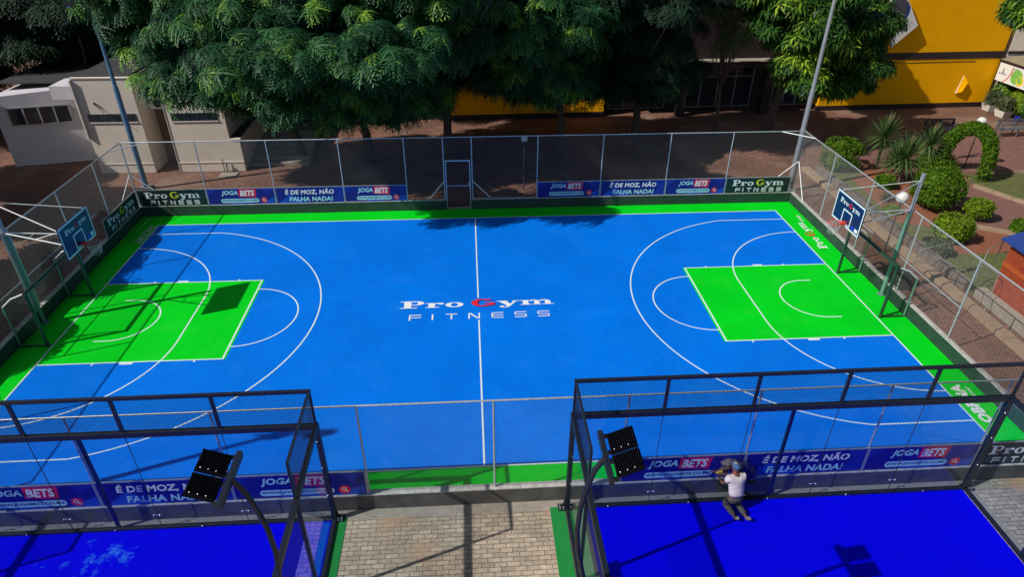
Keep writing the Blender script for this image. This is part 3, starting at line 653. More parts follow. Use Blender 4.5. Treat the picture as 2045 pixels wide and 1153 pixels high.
# ------------------------------------------------------------------ padel cages
def cage(label, xl, xr, side_bays=4):
    t = thing('padel_cage', label, 'padel court', ((xl+xr)/2, -8.96, 0)); cx = (xl+xr)/2; L_ = (xr-xl)/2
    yb = 0.0
    n = 5; xs = [-L_+(2*L_)*i/n for i in range(n+1)]
    # end wall posts and rails
    for i, x in enumerate(xs):
        p = MB('black')
        if i in (0, n): p.beam((x, 0, 0), (x, 0, 2.94), .11, .11)
        if i in (0, n): p.beam((x, -.0, 3.0), (x, 0, 4.0), .05, .05)
        else: p.beam((x, 0, 3.07), (x, 0, 3.96), .075, .05)
        p.build('post', t)
    p = MB('black'); p.beam((0, .05, 0), (0, .05, 2.94), .07, .06); p.build('middle_post', t)
    for x in xs[1:-1]: MB('blackrub').box(x-.006, -.006, .07, x+.006, .006, 2.93).build('glass_joint', t)
    r = MB('black'); r.box(-L_-.055, -.055, 2.94, L_+.055, .055, 3.07); r.build('glass_top_rail', t)
    r = MB('black'); r.box(-L_-.03, -.035, 3.96, L_+.03, .035, 4.03); r.build('top_rail', t)
    r = MB('black'); r.box(-L_-.06, -.05, 0.0, L_+.06, .045, .06); r.build('floor_rail', t)
    for a, b in zip(xs[:-1], xs[1:]):
        g = MB('glass'); g.box(a+.008, -.005, .07, b-.008, .005, 2.95); g.build('glass_panel', t)
        m = MB('black'); square_mesh(m, lambda u, v, q: (u, q, v), a+.03, 3.07, b-.03, 3.97, .05, .0036); m.build('mesh_panel', t)
    for x in xs[1:-1]:
        for z in (.45,):
            bo = MB('bolt'); bo.box(x-.09, -.012, z-.012, x+.09, -.006, z+.012)
            for d in (-.07, .07): bo.sphere((x+d, -.02, z), .018, nu=8, nv=4)
            bo.build('glass_clamp', t)
    for s in (-1, 1):
        for z in (.9, 1.8, 2.6): MB('bolt').sphere((s*L_-s*.03, -.06, z), .02, nu=8, nv=4).build('bolt', t)
    for x in np.arange(-L_+1, L_, 2.0): MB('bolt').sphere((x, -.055, .04), .018, nu=8, nv=4).build('bolt', t)
    # side walls (local -y toward the viewer)
    for s in (-1, 1):
        X = s*L_
        r = MB('black'); r.box(X-.05, -8.0, 2.96, X+.05, -.05, 3.06); r.build('side_top_rail', t)
        r = MB('black'); r.box(X-.045, -8.0, 0.0, X+.045, -.05, .06); r.build('side_floor_rail', t)
        r = MB('black'); r.box(X-.025, -2.02, 3.97, X+.025, -.03, 4.02); r.beam((X, -2.0, 3.06), (X, -2.0, 3.97), .05, .05); r.build('side_mesh_frame', t)
        for k in range(1, side_bays+1): 
            p = MB('black'); p.beam((X, -2.0*k, .06), (X, -2.0*k, 2.96), .08, .06); p.build('side_post', t)
        g = MB('glass'); g.box(X-.005, -1.95, .07, X+.005, -.06, 2.95); g.build('side_glass', t)
        g = MB('glass'); g.box(X-.005, -3.95, .07, X+.005, -2.05, 1.98); g.build('side_glass', t)
        m = MB('black'); square_mesh(m, lambda u, v, q: (X+q, u, v), -1.97, 3.07, -.03, 3.97, .05, .0036); m.build('mesh_panel', t)
        m = MB('black'); square_mesh(m, lambda u, v, q: (X+q, u, v), -3.95, 2.0, -2.05, 2.95, .05, .0036); m.build('mesh_panel', t)
        for k in (2, 3):
            m = MB('black'); square_mesh(m, lambda u, v, q: (X+q, u, v), -2.0*(k+1)+.05, .08, -2.0*k-.05, 2.95, .05, .0036); m.build('mesh_panel', t)
        f = MB('black', 'bolt'); f.box(X-.22 if s < 0 else X-.05, -.10, 0, X+.05 if s < 0 else X+.22, .12, .025, 0)
        for dx in (.09, .17):
            for dy in (-.05, .06): f.tube([(X+s*dx, dy, .025), (X+s*dx, dy, .09)], .022, 8, 1)
        f.beam((X+s*.1, .02, .02), (X+s*.02, .02, .5), .03, .03, 0); f.build('foot_plate', t)
    return t
cage('black steel and glass cage of the left padel court', -13.70, -3.62)
cage('black steel and glass cage of the right padel court with workers at its wall', 1.98, 12.10)
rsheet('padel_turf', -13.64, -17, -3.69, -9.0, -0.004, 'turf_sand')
rsheet('padel_turf', 2.44, -17, 12.04, -9.0, -0.004, 'turf')
rsheet('green_strip', -3.56, -17, -3.34, -8.93, -0.004, 'strip')
rsheet('green_strip', 1.56, -17, 1.92, -8.93, -0.004, 'strip')
rsheet('concrete_strip', 1.94, -17, 2.44, -8.99, -0.006, 'concrete')
rsheet('concrete_strip', 12.14, -17, 12.34, -8.99, -0.006, 'concrete')

def padel_light(label, x, y, s):
    # C-shaped pole, bulging away from its court; s=+1 head towards +x
    t = thing('padel_floodlight', label, 'floodlight', (x, y, 0))
    prof = [(0.25, 0.0), (.25, 1.0), (.22, 1.8), (.12, 2.6), (-.05, 3.4), (-.16, 4.0), (-.20, 4.5), (-.18, 5.0), (-.12, 5.4), (-.02, 5.8), (.12, 6.08)]
    pts = []
    for i in range(len(prof)-1):
        for k in range(3): f = k/3; pts.append((s*(prof[i][0]*(1-f)+prof[i+1][0]*f), 0, prof[i][1]*(1-f)+prof[i+1][1]*f))
    pts.append((s*prof[-1][0], 0, prof[-1][1]))
    p = MB('black'); p.tube(pts, .042, 10); p.build('pole', t)
    MB('black').box(-.12+s*.25, -.12, 0, .12+s*.25, .12, .02).build('base_plate', t)
    b = MB('black'); b.box(s*.12-.035, -.48, 6.02, s*.12+.035, .48, 6.13); b.build('cross_bar', t)
    for q in (-1, 1):
        h = MB('flood', 'bolt')
        m = Matrix.Translation((s*.20, q*.215, 6.10)) @ Matrix.Rotation(-s*R(24), 4, 'Y') @ Matrix.Scale(.88, 4)
        x0, x1 = (0, .46) if s > 0 else (-.46, 0)
        h.box(x0, -.19, -.05, x1, .19, -.01, 0, m, bev=0.008)
        for k in range(11):
            xx = x0+.03+k*(.40/10); h.box(xx-.008, -.18, -.01, xx+.008, .18, .05, 0, m)
        h.box(x0, -.20, -.06, x1, -.19, .03, 0, m); h.box(x0, .19, -.06, x1, .20, .03, 0, m)
        for k in (0.08, .2, .32): h.sphere(m @ Vector((x0+k, -.19, .05)), .012, mi=1, nu=6, nv=4)
        h.build('lamp_head', t)
        y2 = MB('black'); y2.box(s*.12, q*.25-.18, 6.03, s*.24, q*.25-.15, 6.10); y2.box(s*.12, q*.25+.15, 6.03, s*.24, q*.25+.18, 6.10); y2.build('yoke', t)
padel_light('black twin floodlight on a curved pole over the right padel court', 1.56, -13.12, 1)
padel_light('black twin floodlight on a curved pole over the left padel court', -3.40, -13.22, -1)

# ------------------------------------------------------------------ people
def skinned(name, verts, edges, radii, m, parent, sub=1, root=0):
    me = bpy.data.meshes.new(name); me.from_pydata(verts, edges, []); me.materials.append(M[m])
    bm = bmesh.new(); bm.from_mesh(me); ly = bm.verts.layers.skin.verify(); bm.verts.ensure_lookup_table()
    for i, v in enumerate(bm.verts):
        r = radii[i]; v[ly].radius = (r, r) if not isinstance(r, tuple) else r; v[ly].use_root = (i == root)
    bm.to_mesh(me); bm.free()
    o = bpy.data.objects.new(name, me); C.objects.link(o)
    md = o.modifiers.new('s', 'SKIN'); md.use_smooth_shade = True; sb = o.modifiers.new('u', 'SUBSURF'); sb.levels = sub; sb.render_levels = sub
    dg = bpy.context.evaluated_depsgraph_get(); dg.update()
    m2 = bpy.data.meshes.new_from_object(o.evaluated_get(dg)); m2.name = name
    bpy.data.objects.remove(o); bpy.data.meshes.remove(me)
    if not m2.materials: m2.materials.append(M[m])
    for p in m2.polygons: p.use_smooth = True
    return link(name, m2, parent)
def hand(mb, p, d, side, s=1.0):
    d = Vector(d).normalized(); sd = d.cross(Vector((0, 0, 1))).normalized()*side; up = sd.cross(d)*side
    p = Vector(p)
    mb.sphere(p+d*.045*s, .028*s, .045*s, .016*s, 10, 6)
    for k in range(5):
        if k < 4:
            b = p+d*.075*s+sd*(.027-.018*k)*s; ln = (.065, .075, .07, .055)[k]*s
            mb.tube([b, b+d*ln*.5, b+d*ln*.85-Vector((0, 0, .02))], [.009*s, .008*s, .006*s], 6)
        else:
            b = p+d*.03*s+sd*.03*s; mb.tube([b, b+sd*.03*s+d*.03*s, b+sd*.035*s+d*.06*s], [.011*s, .009*s, .007*s], 6)
def worker():
    t = thing('person', 'kneeling man in pale t-shirt, dark trousers and blue cap, back to the camera', 'person', (6.0, -9.25, 0), R(8))
    # local: faces +y. knees at y .05, feet back
    V = [(0, 0, .50), (0, .03, .66), (0, .10, .84), (0, .17, .98), (0, .20, 1.07), (0, .23, 1.17), (0, .24, 1.25),
         (-.17, .14, .96), (-.27, .20, .74), (-.24, .38, .66), (.17, .16, .96), (.27, .28, .76), (.20, .44, .66),
         (-.10, -.02, .46), (-.15, .12, .10), (-.10, -.28, .10), (.10, -.02, .46), (.13, .05, .09), (.17, -.34, .09)]
    E_ = [(0, 1), (1, 2), (2, 3), (3, 4), (4, 5), (5, 6), (3, 7), (7, 8), (8, 9), (3, 10), (10, 11), (11, 12), (0, 13), (13, 14), (14, 15), (0, 16), (16, 17), (17, 18)]
    Rr = [(.14, .10), (.13, .09), (.15, .10), (.12, .09), .05, .085, .07, .055, .042, .030, .055, .042, .030, .085, .06, .04, .085, .06, .04]
    b = skinned('body', V, E_, Rr, 'skin', t)
    SV = [(0, -.03, .47), (0, .03, .66), (0, .10, .84), (0, .165, .99), (-.17, .14, .97), (-.245, .18, .82), (.17, .16, .97), (.245, .23, .83)]
    skinned('shirt', SV, [(0, 1), (1, 2), (2, 3), (3, 4), (4, 5), (3, 6), (6, 7)], [(.21, .16), (.20, .145), (.215, .15), (.13, .11), (.095, .095), (.085, .085), (.095, .095), (.085, .085)], 'shirt', t, sub=2, root=0)
    so_ = [c for c in t.children if c.name.startswith('shirt')][0]
    for v in so_.data.vertices: v.co += v.normal*(.012*math.sin(v.co.x*60+v.co.z*25)*math.cos(v.co.z*30))
    PV = [(0, -.02, .58), (0, -.02, .44), (-.11, -.02, .42), (-.15, .12, .12), (-.10, -.26, .11), (.11, -.02, .42), (.13, .05, .11), (.17, -.30, .11)]
    skinned('trousers', PV, [(0, 1), (1, 2), (2, 3), (3, 4), (1, 5), (5, 6), (6, 7)], [(.18, .15), (.18, .15), .135, .10, .07, .135, .10, .07], 'trouser', t)
    for (x, y, a) in ((-.08, -.33, 14), (.19, -.40, 8)):
        s_ = MB('shoe', 'trouser'); m = Matrix.Translation((x, y, .11)) @ Matrix.Rotation(R(a), 4, 'Z')
        s_.sphere((0, 0, 0), .048, .05, .12, 12, 8, 0, m @ Matrix.Rotation(R(62), 4, 'X').to_4x4() if False else (Matrix.Rotation(R(a), 3, 'Z') @ Matrix.Rotation(R(50), 3, 'X')))
        for v in range(len(s_.v)): s_.v[v] = (s_.v[v][0]+x, s_.v[v][1]+y, max(.0, s_.v[v][2]+.10))
        s_.build('shoe', t)
    h = MB('capblue', 'capgrey'); h.sphere((0, .235, 1.24), .105, .115, .085, 16, 8, 0); h.sphere((0, .27, 1.262), .075, .08, .075, 12, 8, 1); h.box(-.06, .33, 1.215, .06, .42, 1.235, 0, bev=.008); h.build('cap', t)
    f = MB('skin'); f.sphere((0, .335, 1.175), .014, .02, .022, 8, 6); f.sphere((-.088, .235, 1.165), .012, .02, .03, 8, 6); f.sphere((.088, .235, 1.165), .012, .02, .03, 8, 6)
    hand(f, (-.24, .38, .66), (.2, .9, -.1), 1); hand(f, (.20, .44, .66), (-.2, .9, -.1), -1); f.build('hands_and_face', t)
    c = MB('letter_red'); c.tube([(-.06, .17, 1.075), (0, .14, 1.06), (.07, .17, 1.075), (.06, .24, 1.08), (-.05, .24, 1.08), (-.06, .17, 1.075)], .014, 6); c.build('collar', t)
    return t
worker()
def worker2():
    t = thing('person', 'man in dark clothes and beige hat crouched behind the glass', 'person', (6.50, -8.84, -.02), R(86))
    sq = lambda L: [(p[0]*.42, p[1]*1.9, p[2]) for p in L]
    V = [(0, 0, .62), (0, .04, .80), (0, .12, .98), (0, .18, 1.08), (.07, .24, 1.10), (.16, .28, 1.09), (.22, .30, 1.07),
         (-.19, .14, 1.02), (-.22, .28, .84), (-.05, .42, .78), (.19, .16, 1.02), (.26, .30, .84), (.20, .44, .78),
         (-.11, 0, .58), (-.14, .06, .30), (-.12, -.02, .03), (.11, 0, .58), (.14, .06, .30), (.12, -.02, .03)]
    E_ = [(0, 1), (1, 2), (2, 3), (3, 4), (4, 5), (5, 6), (3, 7), (7, 8), (8, 9), (3, 10), (10, 11), (11, 12), (0, 13), (13, 14), (14, 15), (0, 16), (16, 17), (17, 18)]
    skinned('body', sq(V), E_, [(.085, .1), (.085, .09), (.09, .1), (.12, .09), .05, .085, .07, .05, .038, .028, .05, .038, .028, .08, .06, .045, .08, .06, .045], 'skin', t)
    JV = [(0, 0, .60), (0, .04, .80), (0, .12, .98), (0, .17, 1.06), (-.20, .14, 1.02), (-.24, .25, .88), (.20, .16, 1.02), (.27, .27, .88)]
    skinned('jacket', sq(JV), [(0, 1), (1, 2), (2, 3), (3, 4), (4, 5), (3, 6), (6, 7)], [(.11, .20), (.115, .25), (.115, .25), (.10, .18), .06, .05, .06, .05], 'jacket', t)
    PV = [(0, 0, .60), (-.11, 0, .56), (-.14, .06, .30), (-.12, -.02, .06), (.11, 0, .56), (.14, .06, .30), (.12, -.02, .06)]
    skinned('trousers', sq(PV), [(0, 1), (1, 2), (2, 3), (0, 4), (4, 5), (5, 6)], [(.10, .13), .075, .065, .05, .075, .065, .05], 'trouser', t)
    h = MB('beigecloth'); m = Matrix.Rotation(R(-25), 3, 'X'); h.sphere((.08, .60, 1.08), .10, .13, .10, 16, 8, 0, m)
    h.add([(.08+.11*math.cos(2*math.pi*i/18), .60+.19*math.sin(2*math.pi*i/18), 1.10-.03*math.sin(2*math.pi*i/18)) for i in range(18)]+[(.08+.08*math.cos(2*math.pi*i/18), .60+.08*math.sin(2*math.pi*i/18), 1.12) for i in range(18)],
          [(i, (i+1) % 18, 18+(i+1) % 18, 18+i) for i in range(18)], 0, True); h.build('hat', t)
    f = MB('skin'); f.sphere((.08, .74, 1.04), .014, .02, .022, 8, 6); hand(f, (-.02, .80, .78), (.5, .6, -.2), 1); hand(f, (.08, .84, .78), (.1, .9, -.2), -1); f.build('hands_and_face', t)
    d = MB('letter_yellow'); d.box(-.08, .05, -.03, .08, .10, .03, bev=.01)
    o = d.build('hand_tool', None, (5.72, -8.86, .80), (0, 0, R(10))); tag(o, 'small yellow orange hand tool held by the man in the beige hat', 'tool')
worker2()

# ------------------------------------------------------------------ buildings
WB = math.atan(0.0342)
def yellow_building():
    t = thing('yellow_building', 'large bright yellow building with dark band, behind the trees at the back', 'building', (0, 22.09, 0), WB)
    w1 = MB('yellow'); w1.box(23.2, 0, .30, 35.2, 6, 3.22); w1.box(23.2, 0, 3.66, 35.2, 6, 9.5); w1.build('wall', t)
    w1 = MB('yellow'); w1.box(-1.3, 0, .30, 8.6, 6, 3.22); w1.box(-1.3, 0, 3.66, 8.6, 6, 9.5); w1.build('wall', t)
    w1 = MB('yellow'); w1.box(-2.9, .5, .30, -2.15, 6, 9.5); w1.build('wall', t)
    for bx in ((23.18, -.03, 0, 35.22, 6, .298), (-1.32, -.03, 0, 8.62, 6, .298)): MB('maroon').box(*bx).build('plinth', t)
    for bx in ((23.18, -.03, 3.222, 35.22, 6, 3.658), (-1.32, -.03, 3.222, 8.62, 6, 3.658)): MB('maroon').box(*bx).build('dark_band', t)
    MB('maroon').box(-2.14, .2, 0, -1.34, 6, 9.5).build('dark_pier', t)
    # recessed shop front between
    s = MB('maroon', 'concrete'); s.box(8.63, 1.3, 0, 23.17, 6, 9.4, 0); s.box(8.63, -.6, 3.05, 23.17, 1.3, 3.42, 0); s.box(8.63, -.65, 3.42, 23.17, 1.3, 3.46, 1)
    s.box(8.64, .2, 3.462, 23.16, 1.3, 9.3, 0); s.build('recess_wall', t)
    for x0, x1 in ((9.2, 13.0), (14.2, 18.9), (19.6, 23.0)):
        f = MB('mast_grey'); n = 4
        for i in range(n+1):
            x = x0+(x1-x0)*i/n; f.box(x-.035, 1.22, .08, x+.035, 1.298, 2.9)
        for z in (.06, 2.05, 2.88): f.box(x0+.036, 1.23, z, x1-.036, 1.297, z+.06)
        fo = f.build('window_frame', t)
        g = MB('winglass'); g.box(x0+.04, 1.26, .125, x1-.04, 1.285, 2.87); g.build('pane', fo)
    for x in (13.6, 19.2):
        MB('maroon').box(x-.25, -.5, 0, x+.25, 0.0, 3.048).build('pillar', t)
    v = MB('maroon'); v.tube([(26.2, -.02, 2.3), (26.25, -.02, 3.02), (33.4, -.02, 3.05)], .014, 5); v.build('cable', t)
    a = MB('yellow', 'white'); a.add([(32.75, -.03, .95), (33.05, -.03, 1.10), (33.25, -.03, 1.7), (32.95, -.03, 2.15), (32.75, -.10, .95), (33.05, -.25, 1.10), (33.25, -.25, 1.7), (32.95, -.06, 2.15)],
        [(4, 5, 6, 7), (0, 4, 7, 3), (0, 1, 5, 4), (1, 2, 6, 5), (2, 3, 7, 6)]); a.m[1] = 1; a.build('vent_flap', t)
yellow_building()
def disc_sign():
    t = thing('wall_sign', 'tilted white square sign with a large grey disc on the yellow wall', 'sign', (26.9, 22.72, 5.9), WB)
    m = Matrix.Rotation(R(0), 4, 'Y')
    P = [(-.75, 1.35), (-.05, 1.35), (1.35, -.50), (.02, -1.78), (-1.35, .45)]
    pts = [(-1.45, .30), (-.55, 1.35), (-.05, 1.42), (1.40, -.50), (.05, -1.82)]
    b = MB('white', 'sign_grey'); n = len(pts)
    b.add([(p[0], -.12, p[1]) for p in pts]+[(p[0], .05, p[1]) for p in pts], [tuple(range(n))[::-1], tuple(range(n, 2*n))]+[(i, (i+1) % n, n+(i+1) % n, n+i) for i in range(n)], 0)
    b.build('panel', t)
    d = MB('sign_grey', 'b_blue2'); 
    ds = disc(-.25, .32, .80, .78, 30)[0]; d.poly([(p[0], -.126, p[1]) for p in ds], 0)
    for q in ring(-.25, .32, .80, .78, .66, .66, -75, 30, 12): d.poly([(p[0], -.130, p[1]) for p in q], 1)
    ds = disc(.62, -.72, .17, .13, 16)[0]; d.poly([(p[0], -.127, p[1]) for p in ds], 0); d.build('disc_mark', t)
disc_sign()
def grey_building():
    t = thing('grey_building', 'beige grey building at the right end of the yellow wall', 'building', (35.6, 23.4, 0))
    MB('beige').box(0, 0, 0, 10, 6, 9).build('wall', t)
    MB('maroon').box(-.02, -.05, 3.45, 10, -.003, 3.62).build('trim', t)
grey_building()
def kiosk():
    t = thing('food_kiosk', 'kiosk with beige roof and white food sign at the far right edge', 'kiosk', (35.2, 16.6, 0))
    MB('brownwall').box(1.2, 0, 0, 6, 6.3, 2.6).build('wall', t)
    r = MB('roofbeige', 'maroon'); r.add([(-.15, -.4, 3.18), (-.15, 6.6, 3.18), (6, 6.6, 4.0), (6, -.4, 4.0), (-.15, -.4, 3.10), (-.15, 6.6, 3.10), (6, 6.6, 3.92), (6, -.4, 3.92)], [(0, 3, 2, 1), (4, 5, 6, 7)], 0)
    r.add([(-.15, -.4, 3.18), (-.15, 6.6, 3.18), (-.15, -.4, 3.02), (-.15, 6.6, 3.02), (-.10, -.4, 3.18), (-.10, 6.6, 3.18), (-.10, -.4, 3.02), (-.10, 6.6, 3.02)], [(0, 1, 3, 2), (4, 6, 7, 5), (2, 3, 7, 6)], 1); r.build('roof', t)
    for y in (.2, 3.2, 6.2): MB('maroon').beam((.05, y, 0), (.05, y, 3.05), .08, .08).build('post', t)
    s = MB('signwhite', 'sign_green', 'sign_red', 'sign_ink', 'letter_yellow'); s.box(-.14, .6, 1.88, -.08, 6.45, 3.0, 0)
    fr = lambda u, v, l: (-.142-l, 6.45-u, 1.88+v)
    put_polys(s, disc(1.75, .56, .50, .46, 22), fr, 1, .002); put_polys(s, disc(2.15, .38, .30, .30, 20), fr, 4, .006); put_polys(s, disc(2.1, .42, .2, .2, 14), fr, 1, .009)
    put_polys(s, ring(.25, .9, 1.02, 1.02, .93, .98, -62, 5, 10), fr, 2, .002)
    put_text(s, 'avino', .15, .42, .85, .62, fr, 3, .002); put_polys(s, [[(.45, .5), (.55, .5), (.52, .85), (.46, .85)]], fr, 3, .003)
    put_text(s, 'Sabor', 1.2, .93, 1.75, 1.07, fr, 3, .002); put_text(s, 'a Terra', 2.5, .75, 3.3, .95, fr, 2, .002)
    put_text(s, 'Fresco', 2.6, .12, 3.4, .32, fr, 3, .002)
    s.build('sign_board', t)
kiosk()
def left_building():
    t = thing('beige_building', 'low beige building with strip windows behind the far left corner', 'building', (-15.3, 13.89, 0))
    b = MB('beige'); b.box(-4.0, 0, 0, -1.26, 7, 4.85); b.build('wall', t)
    for bx in ((-3.9, .16, 4.851, -1.36, 6.9, 4.93), (.1, .16, 4.151, 2.75, 5.9, 4.24), (2.86, .12, 1.701, 3.25, 3.9, 1.80)): MB('roofdark').box(*bx).build('roof', t)
    b = MB('bluegrey'); b.add([(-9.0, 1.25, 0), (-4.05, 2.3, 0), (-4.05, 8, 0), (-9.0, 8, 0), (-9.0, 1.25, 3.65), (-4.05, 2.3, 4.0), (-4.05, 8, 4.0), (-9.0, 8, 3.65)],
                              [(0, 1, 5, 4), (1, 2, 6, 5), (2, 3, 7, 6), (3, 0, 4, 7), (4, 5, 6, 7)]); b.build('wall', t)
    b = MB('brownwall'); b.box(-1.258, 1.7, 0, -.002, 7, 4.5); b.build('recess_wall', t)
    b = MB('beige'); b.box(0, 0, 0, 2.85, 6, 4.15); b.box(2.852, 0.0, 0, 3.34, 4, 1.70); b.build('wall', t)
    p = MB('beige_white'); p.box(-4.02, -.03, .48, -1.24, -.002, .53); p.box(-.02, -.03, .48, 3.36, -.002, .53); p.box(-.03, -.03, 0, -.002, .02, 4.17)
    p.box(2.86, -.05, 1.702, 3.40, .11, 1.76); p.box(-4.05, -.04, 4.852, -1.22, .15, 4.90); p.box(-.04, -.04, 4.152, 2.9, .15, 4.2); p.build('trim', t)
    p = MB('beige_white'); p.box(-4.07, -.14, 1.9, -3.99, -.004, 4.8); p.build('downpipe', t)
    b = MB('bluegrey'); b.box(-5.5, .6, 3.7, -4.06, 2.2, 4.35); b.build('side_box', t)
    for (x0, x1, y, z0, z1, n) in ((-3.75, -1.45, -.02, 2.72, 3.12, 5), (.25, 2.5, -.02, 2.72, 3.12, 5)):
        f = MB('beige_white'); f.box(x0-.04, y-.03, z0-.05, x1+.04, y+.018, z0-.002); fo = f.build('window', t)
        g = MB('winglass', 'acfan'); g.box(x0, y-.015, z0, x1, y+.018, z1)
        for i in range(1, n): x = x0+(x1-x0)*i/n; g.box(x-.012, y-.03, z0, x+.012, y-.0155, z1, 1)
        g.build('pane', fo)
    # wide window of the shaded wing, on the slanted wall
    def P(u, z, d): return (-9.0+u*4.95-d*.21, 1.25+u*1.05-d*.98, z)
    f = MB('winglass'); f.add([P(.12, 2.2, .02), P(.68, 2.2, .02), P(.68, 3.05, .02), P(.12, 3.05, .02)], [(0, 1, 2, 3)]); w_ = f.build('window', t)
    fb = MB('mast_grey')
    for u in (.12, .26, .40, .54, .68): fb.beam(P(u, 2.2, .04), P(u, 3.05, .04), .06, .05)
    fb.beam(P(.12, 2.18, .04), P(.68, 2.18, .04), .05, .05); fb.beam(P(.12, 3.07, .04), P(.68, 3.07, .04), .05, .05); fb.build('frame', w_)
    d = MB('winglass'); d.add([P(.86, .9, .02), P(.97, .9, .02), P(.97, 1.9, .02), P(.86, 1.9, .02)], [(0, 1, 2, 3)]); d.build('small_window', t)
    l = MB('roofdark'); l.tube([(-3.2, -.1, 3.62), (-2.7, -.4, 3.3)], .02, 6); l.sphere((-3.22, -.06, 3.66), .06, nu=8, nv=6); l.build('lamp_arm', t)
    r = MB('roofdark'); r.box(-9.2, 2.5, 4.02, -4.1, 8.2, 4.08); r.build('roof_sheet', t)
    ct = thing('air_conditioner', 'white air conditioner outdoor unit high in the brown recess of the beige building', 'air conditioner', (-16.15, 15.2, 3.0))
    a = MB('white'); a.box(-.38, -.16, 0, .38, .16, .56, bev=.02); a.build('casing', ct)
    a = MB('acfan', 'white'); a.poly([(.08+.2*math.cos(2*math.pi*i/24), -.163, .28+.2*math.sin(2*math.pi*i/24)) for i in range(24)], 0)
    for k in range(3): a.poly([(.08+(.05+.05*k+e)*math.cos(q), -.165-.001*k, .28+(.05+.05*k+e)*math.sin(q)) for q, e in [(2*math.pi*i/24, 0) for i in range(24)]+[(0, 0)]][:24], k % 2)
    a.build('fan_grille', ct)
left_building()
def steps():
    t = thing('steps', 'flight of pale concrete steps beside the beige building', 'steps', (-12.0, 14.5, 0))
    b = MB('concrete')
    for i in range(4): b.box(0, i*.55, -.01, 3.2, 4.0, .16*(i+1)-.002*i)
    b.build('treads', t)
steps()
o = MB('concrete').box(-.45, -.3, 0, .45, .3, .05, bev=.01).build('slab', None, (-12.7, 13.35, -.02)); tag(o, 'small pale concrete slab on the pavers before the beige wall', 'slab')
def standpipe():
    t = thing('standpipe', 'thin rusty standpipe against the beige wall above the slab', 'pipe', (-13.0, 13.75, 0))
    b = MB('maroon'); b.tube([(0, 0, 0), (0, 0, .75)], .02, 6); b.tube([(.15, 0, 0), (.15, 0, .5)], .03, 6); b.build('pipe', t)
standpipe()
for (x, y, z, rr, zz, lab) in ((2.45, 10.6, 2.62, .17, 1, 'globe lamp on a thin pole in deep shade just behind the far fence'),
                       (26.45, 12.35, 2.50, .24, 1, 'white globe lamp behind the top of the leafy arch'),
                       (17.0, 3.45, 2.38, .24, 1, 'white globe lamp just behind the right basketball hoop')):
    t = thing('globe_lamp', lab, 'lamp', (x, y, 0), group='globe lamps on thin poles')
    MB('roofdark').tube([(0, 0, 0), (0, 0, z-.15)], .03, 8).build('pole', t); MB('roofdark').tube([(0, 0, z-.24), (0, 0, z-.17)], .07, 10).build('collar', t)
    MB('globe').sphere((0, 0, z), rr, nu=24, nv=14).build('globe', t)

# ------------------------------------------------------------------ garden
sheet('lawn', [(18.4, -1.0), (21.4, -1.0), (22.0, 4.6), (20.8, 8.2), (20.3, 12.4), (18.5, 12.2), (18.3, 5)], -0.014, 'lawn')
sheet('lawn', [(25.4, 9.6), (27.2, 6.5), (34, 5.0), (34, 11.3), (25.8, 11.4)], -0.014, 'lawn')
sheet('soil_bed', [(19.0, 6.0), (20.2, 5.4), (22.4, 6.9), (23.2, 9.6), (21.6, 12.8), (19.5, 11.0), (19.3, 8.5)], -0.010, 'soil')
sheet('soil_bed', [(18.7, 3.0), (21.0, 2.9), (23.0, 3.2), (23.6, 4.6), (22.2, 4.9), (19.6, 4.4)], -0.010, 'soil')
sheet('garden_path', [(21.6, 6.7), (24.1, 9.6), (25.5, 10.5), (26.0, 11.6), (36, 12.6), (36, 18.5), (24, 18.5), (20.5, 14.5), (22.2, 12.8), (23.4, 9.8)], -0.018, 'path')
sheet('garden_path', [(25.3, 9.8), (26.9, 6.4), (26.9, 2), (22.6, 4.6), (23.2, 7.0), (21.8, 8.8)], -0.0125, 'path')
def kerb(name, pts, wd, z, m, n=8):
    mb = MB(m)
    for a, b in zip(pts[:-1], pts[1:]):
        a, b = Vector((*a, 0)), Vector((*b, 0)); L = (b-a).length; k = max(1, int(L/.9)); d = (b-a)/k
        for i in range(k):
            p = a+d*i+d.normalized()*.01; q = a+d*(i+1)-d.normalized()*.01; zz = z*random.uniform(.93, 1.03); j = random.uniform(-.015, .015)
            s_ = d.normalized().cross(Vector((0, 0, 1)))*(wd/2)
            vs = [p+s_*(1+j), q+s_*(1+j), q-s_*(1-j), p-s_*(1-j)]; mb.prism([(v.x, v.y) for v in vs], -.02, zz)
    o = mb.build(name); o['kind'] = 'structure'; return o
kerb('kerb', [(17.7, 12.6), (17.75, 8), (17.7, 4.0), (17.75, 0), (17.6, -8)], .42, .14, 'beige_kerb')
kerb('kerb', [(25.2, 9.75), (26.9, 6.4), (27, 3)], .22, .13, 'beige_kerb')
kerb('kerb', [(22.2, 5.3), (23.6, 4.4), (24.2, 3.0)], .2, .13, 'beige_kerb')
def stone_wall(label, pts, wd, z):
    mb = MB('stone')
    for a, b in zip(pts[:-1], pts[1:]):
        a, b = Vector((*a, 0)), Vector((*b, 0)); L = (b-a).length; k = max(1, int(L/.7)); d = (b-a)/k
        for i in range(k):
            p = a+d*i+d.normalized()*.015; q = a+d*(i+1)-d.normalized()*.015; j = random.uniform(-.12, .12); zz = z*random.uniform(.8, 1.1)
            s_ = d.normalized().cross(Vector((0, 0, 1)))*(wd/2)
            vs = [p+s_*(1+j), q+s_*(1+j), q-s_*(1-j), p-s_*(1-j)]; mb.prism([(v.x, v.y) for v in vs], -.02, zz)
    o = mb.build('stone_edging'); tag(o, label, 'garden wall')
stone_wall('low rough stone edging along the lawn behind the right fence', [(18.25, 12.2), (18.3, 8), (18.35, 4), (18.4, .2)], .30, .32)
